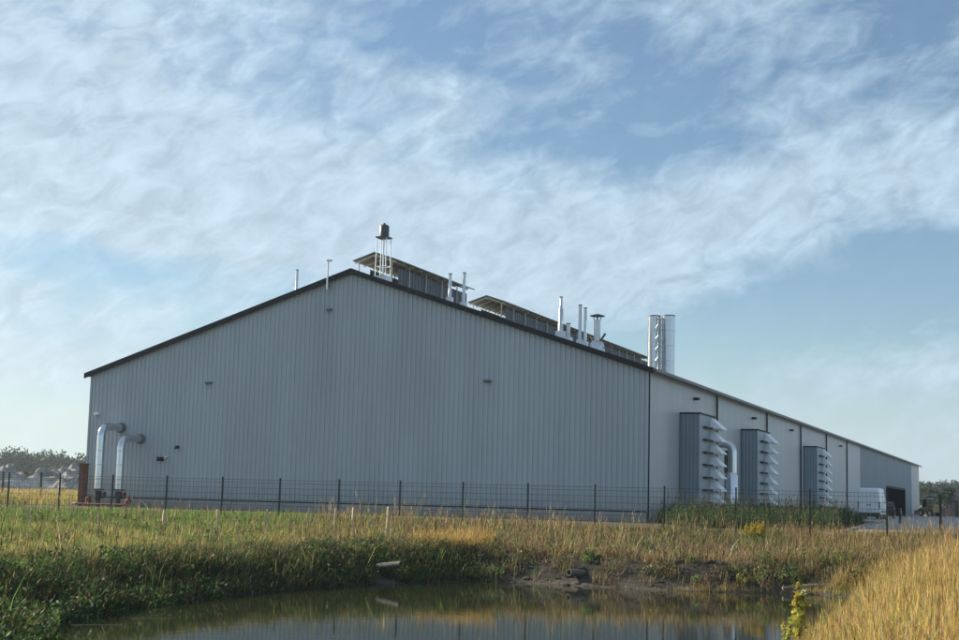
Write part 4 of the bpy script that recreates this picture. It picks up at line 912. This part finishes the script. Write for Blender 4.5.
# where the photographed sky has its thick and its clear parts
for (a0, e0, ra, re, rot, amp) in ((-15, 12.5, 10, 4.5, 0.0, .42), (-4, 10.2, 9, 2.6, -.12, .40), (6, 9.6, 8, 3.0, .22, .30), (14, 12.0, 9, 2.4, .28, .18), (-15, 18, 9, 2.5, 0, .15),
                                   (13.5, 8.0, 9, 1.7, .22, -.46), (10.0, 6.0, 9, 2.4, .1, -.18), (-14, 8.4, 6.5, 1.1, -.22, -.28), (0, 17.8, 6.5, 1.8, -.15, -.20), (17, 18.5, 5, 2, 0, -.10), (-17, 4.4, 4, .6, 0, .25), (17.0, 5.3, 5, .8, .08, .26), (7, 14.5, 5, 1.6, .25, -.20)):
    cov = mth('ADD', cov, mth('MULTIPLY', blob(a0, e0, ra, re, rot), amp))
rp = ramp(nt, [(.0, (0, 0, 0)), (1.0, (1, 1, 1))]); 
mr = N(nt, 'ShaderNodeMapRange'); mr.inputs['From Min'].default_value = .88; mr.inputs['From Max'].default_value = 1.34; mr.inputs['To Min'].default_value = .10; mr.inputs['To Max'].default_value = .92; nt.links.new(cov, mr.inputs[0]); mr.clamp = True
mask = mth('MULTIPLY', mr.outputs[0], mth('MULTIPLY', mth('ADD', EL, 1.0, clamp=False), .35, clamp=True))
# clouds: bluish white, a little warmer towards the sun
warm = mth('MULTIPLY', blob(SUN_AZ, 3, 42, 14), 1.0)
cm = N(nt, 'ShaderNodeMix', data_type='RGBA'); nt.links.new(warm, cm.inputs[0]); cm.inputs[6].default_value = (2.5, 3.25, 3.95, 1); cm.inputs[7].default_value = (4.3, 4.8, 4.85, 1)
sh = N(nt, 'ShaderNodeMapRange'); sh.inputs['From Min'].default_value = .35; sh.inputs['From Max'].default_value = .65; sh.inputs['To Min'].default_value = .86; sh.inputs['To Max'].default_value = 1.14; nt.links.new(n3, sh.inputs[0])
cs = N(nt, 'ShaderNodeMix', data_type='RGBA', blend_type='MULTIPLY'); cs.inputs[0].default_value = 1.0; nt.links.new(cm.outputs[2], cs.inputs[6]); nt.links.new(sh.outputs[0], cs.inputs[7]); cm = cs
mx = N(nt, 'ShaderNodeMix', data_type='RGBA'); nt.links.new(mask, mx.inputs[0]); sk = N(nt, 'ShaderNodeMix', data_type='RGBA', blend_type='MULTIPLY'); sk.inputs[0].default_value = 1.0; sk.inputs[7].default_value = (.53, .56, .54, 1); nt.links.new(sky.outputs[0], sk.inputs[6]); nt.links.new(sk.outputs[2], mx.inputs[6]); nt.links.new(cm.outputs[2], mx.inputs[7])
# pale veil low over the horizon
hv = mth('MULTIPLY', mth('POWER', 2.718, mth('MULTIPLY', mth('POWER', mth('ABSOLUTE', mth('DIVIDE', EL, 4.5)), 2), -1.0)), .75)
hm = N(nt, 'ShaderNodeMix', data_type='RGBA'); nt.links.new(blob(SUN_AZ, 2, 56, 14), hm.inputs[0]); hm.inputs[6].default_value = (2.5, 3.25, 3.75, 1); hm.inputs[7].default_value = (4.6, 4.9, 4.5, 1)
mh = N(nt, 'ShaderNodeMix', data_type='RGBA'); nt.links.new(hv, mh.inputs[0]); nt.links.new(mx.outputs[2], mh.inputs[6]); nt.links.new(hm.outputs[2], mh.inputs[7])
nt.links.new(mh.outputs[2], bg.inputs[0])

# the air
hb = MB().box(-520, 520, -40, 720, -3.2, 40).build('haze', bpy.data.materials.new('air')); tag(hb, kind='stuff')
hm_ = hb.data.materials[0]; hm_.use_nodes = True; hn = hm_.node_tree; hn.nodes.remove(hn.nodes['Principled BSDF'])
pv = hn.nodes.new('ShaderNodeVolumePrincipled'); pv.inputs['Color'].default_value = (.74, .87, 1, 1); pv.inputs['Density'].default_value = HAZE; pv.inputs['Anisotropy'].default_value = .3
hn.links.new(pv.outputs[0], hn.nodes['Material Output'].inputs['Volume'])
# ------------------------------------------------------------------ camera
cd = bpy.data.cameras.new('camera'); cam = bpy.data.objects.new('camera', cd); COL.objects.link(cam); sc.camera = cam
cd.sensor_width = 36; cd.lens = 1450 / 959 * 36; cd.clip_start = .1; cd.clip_end = 6000
mw = Matrix.Translation((0, 0, EYE)) @ Matrix.Rotation(PI / 2 + .12243, 4, 'X') @ Matrix.Rotation(.02468, 4, 'Z')
cam.matrix_world = mw
vs = sc.view_settings; vs.view_transform = 'Standard'; vs.look = 'None'; vs.gamma = 1; vs.use_curve_mapping = False; vs.exposure = 0.93
sc.cycles.max_bounces = 6
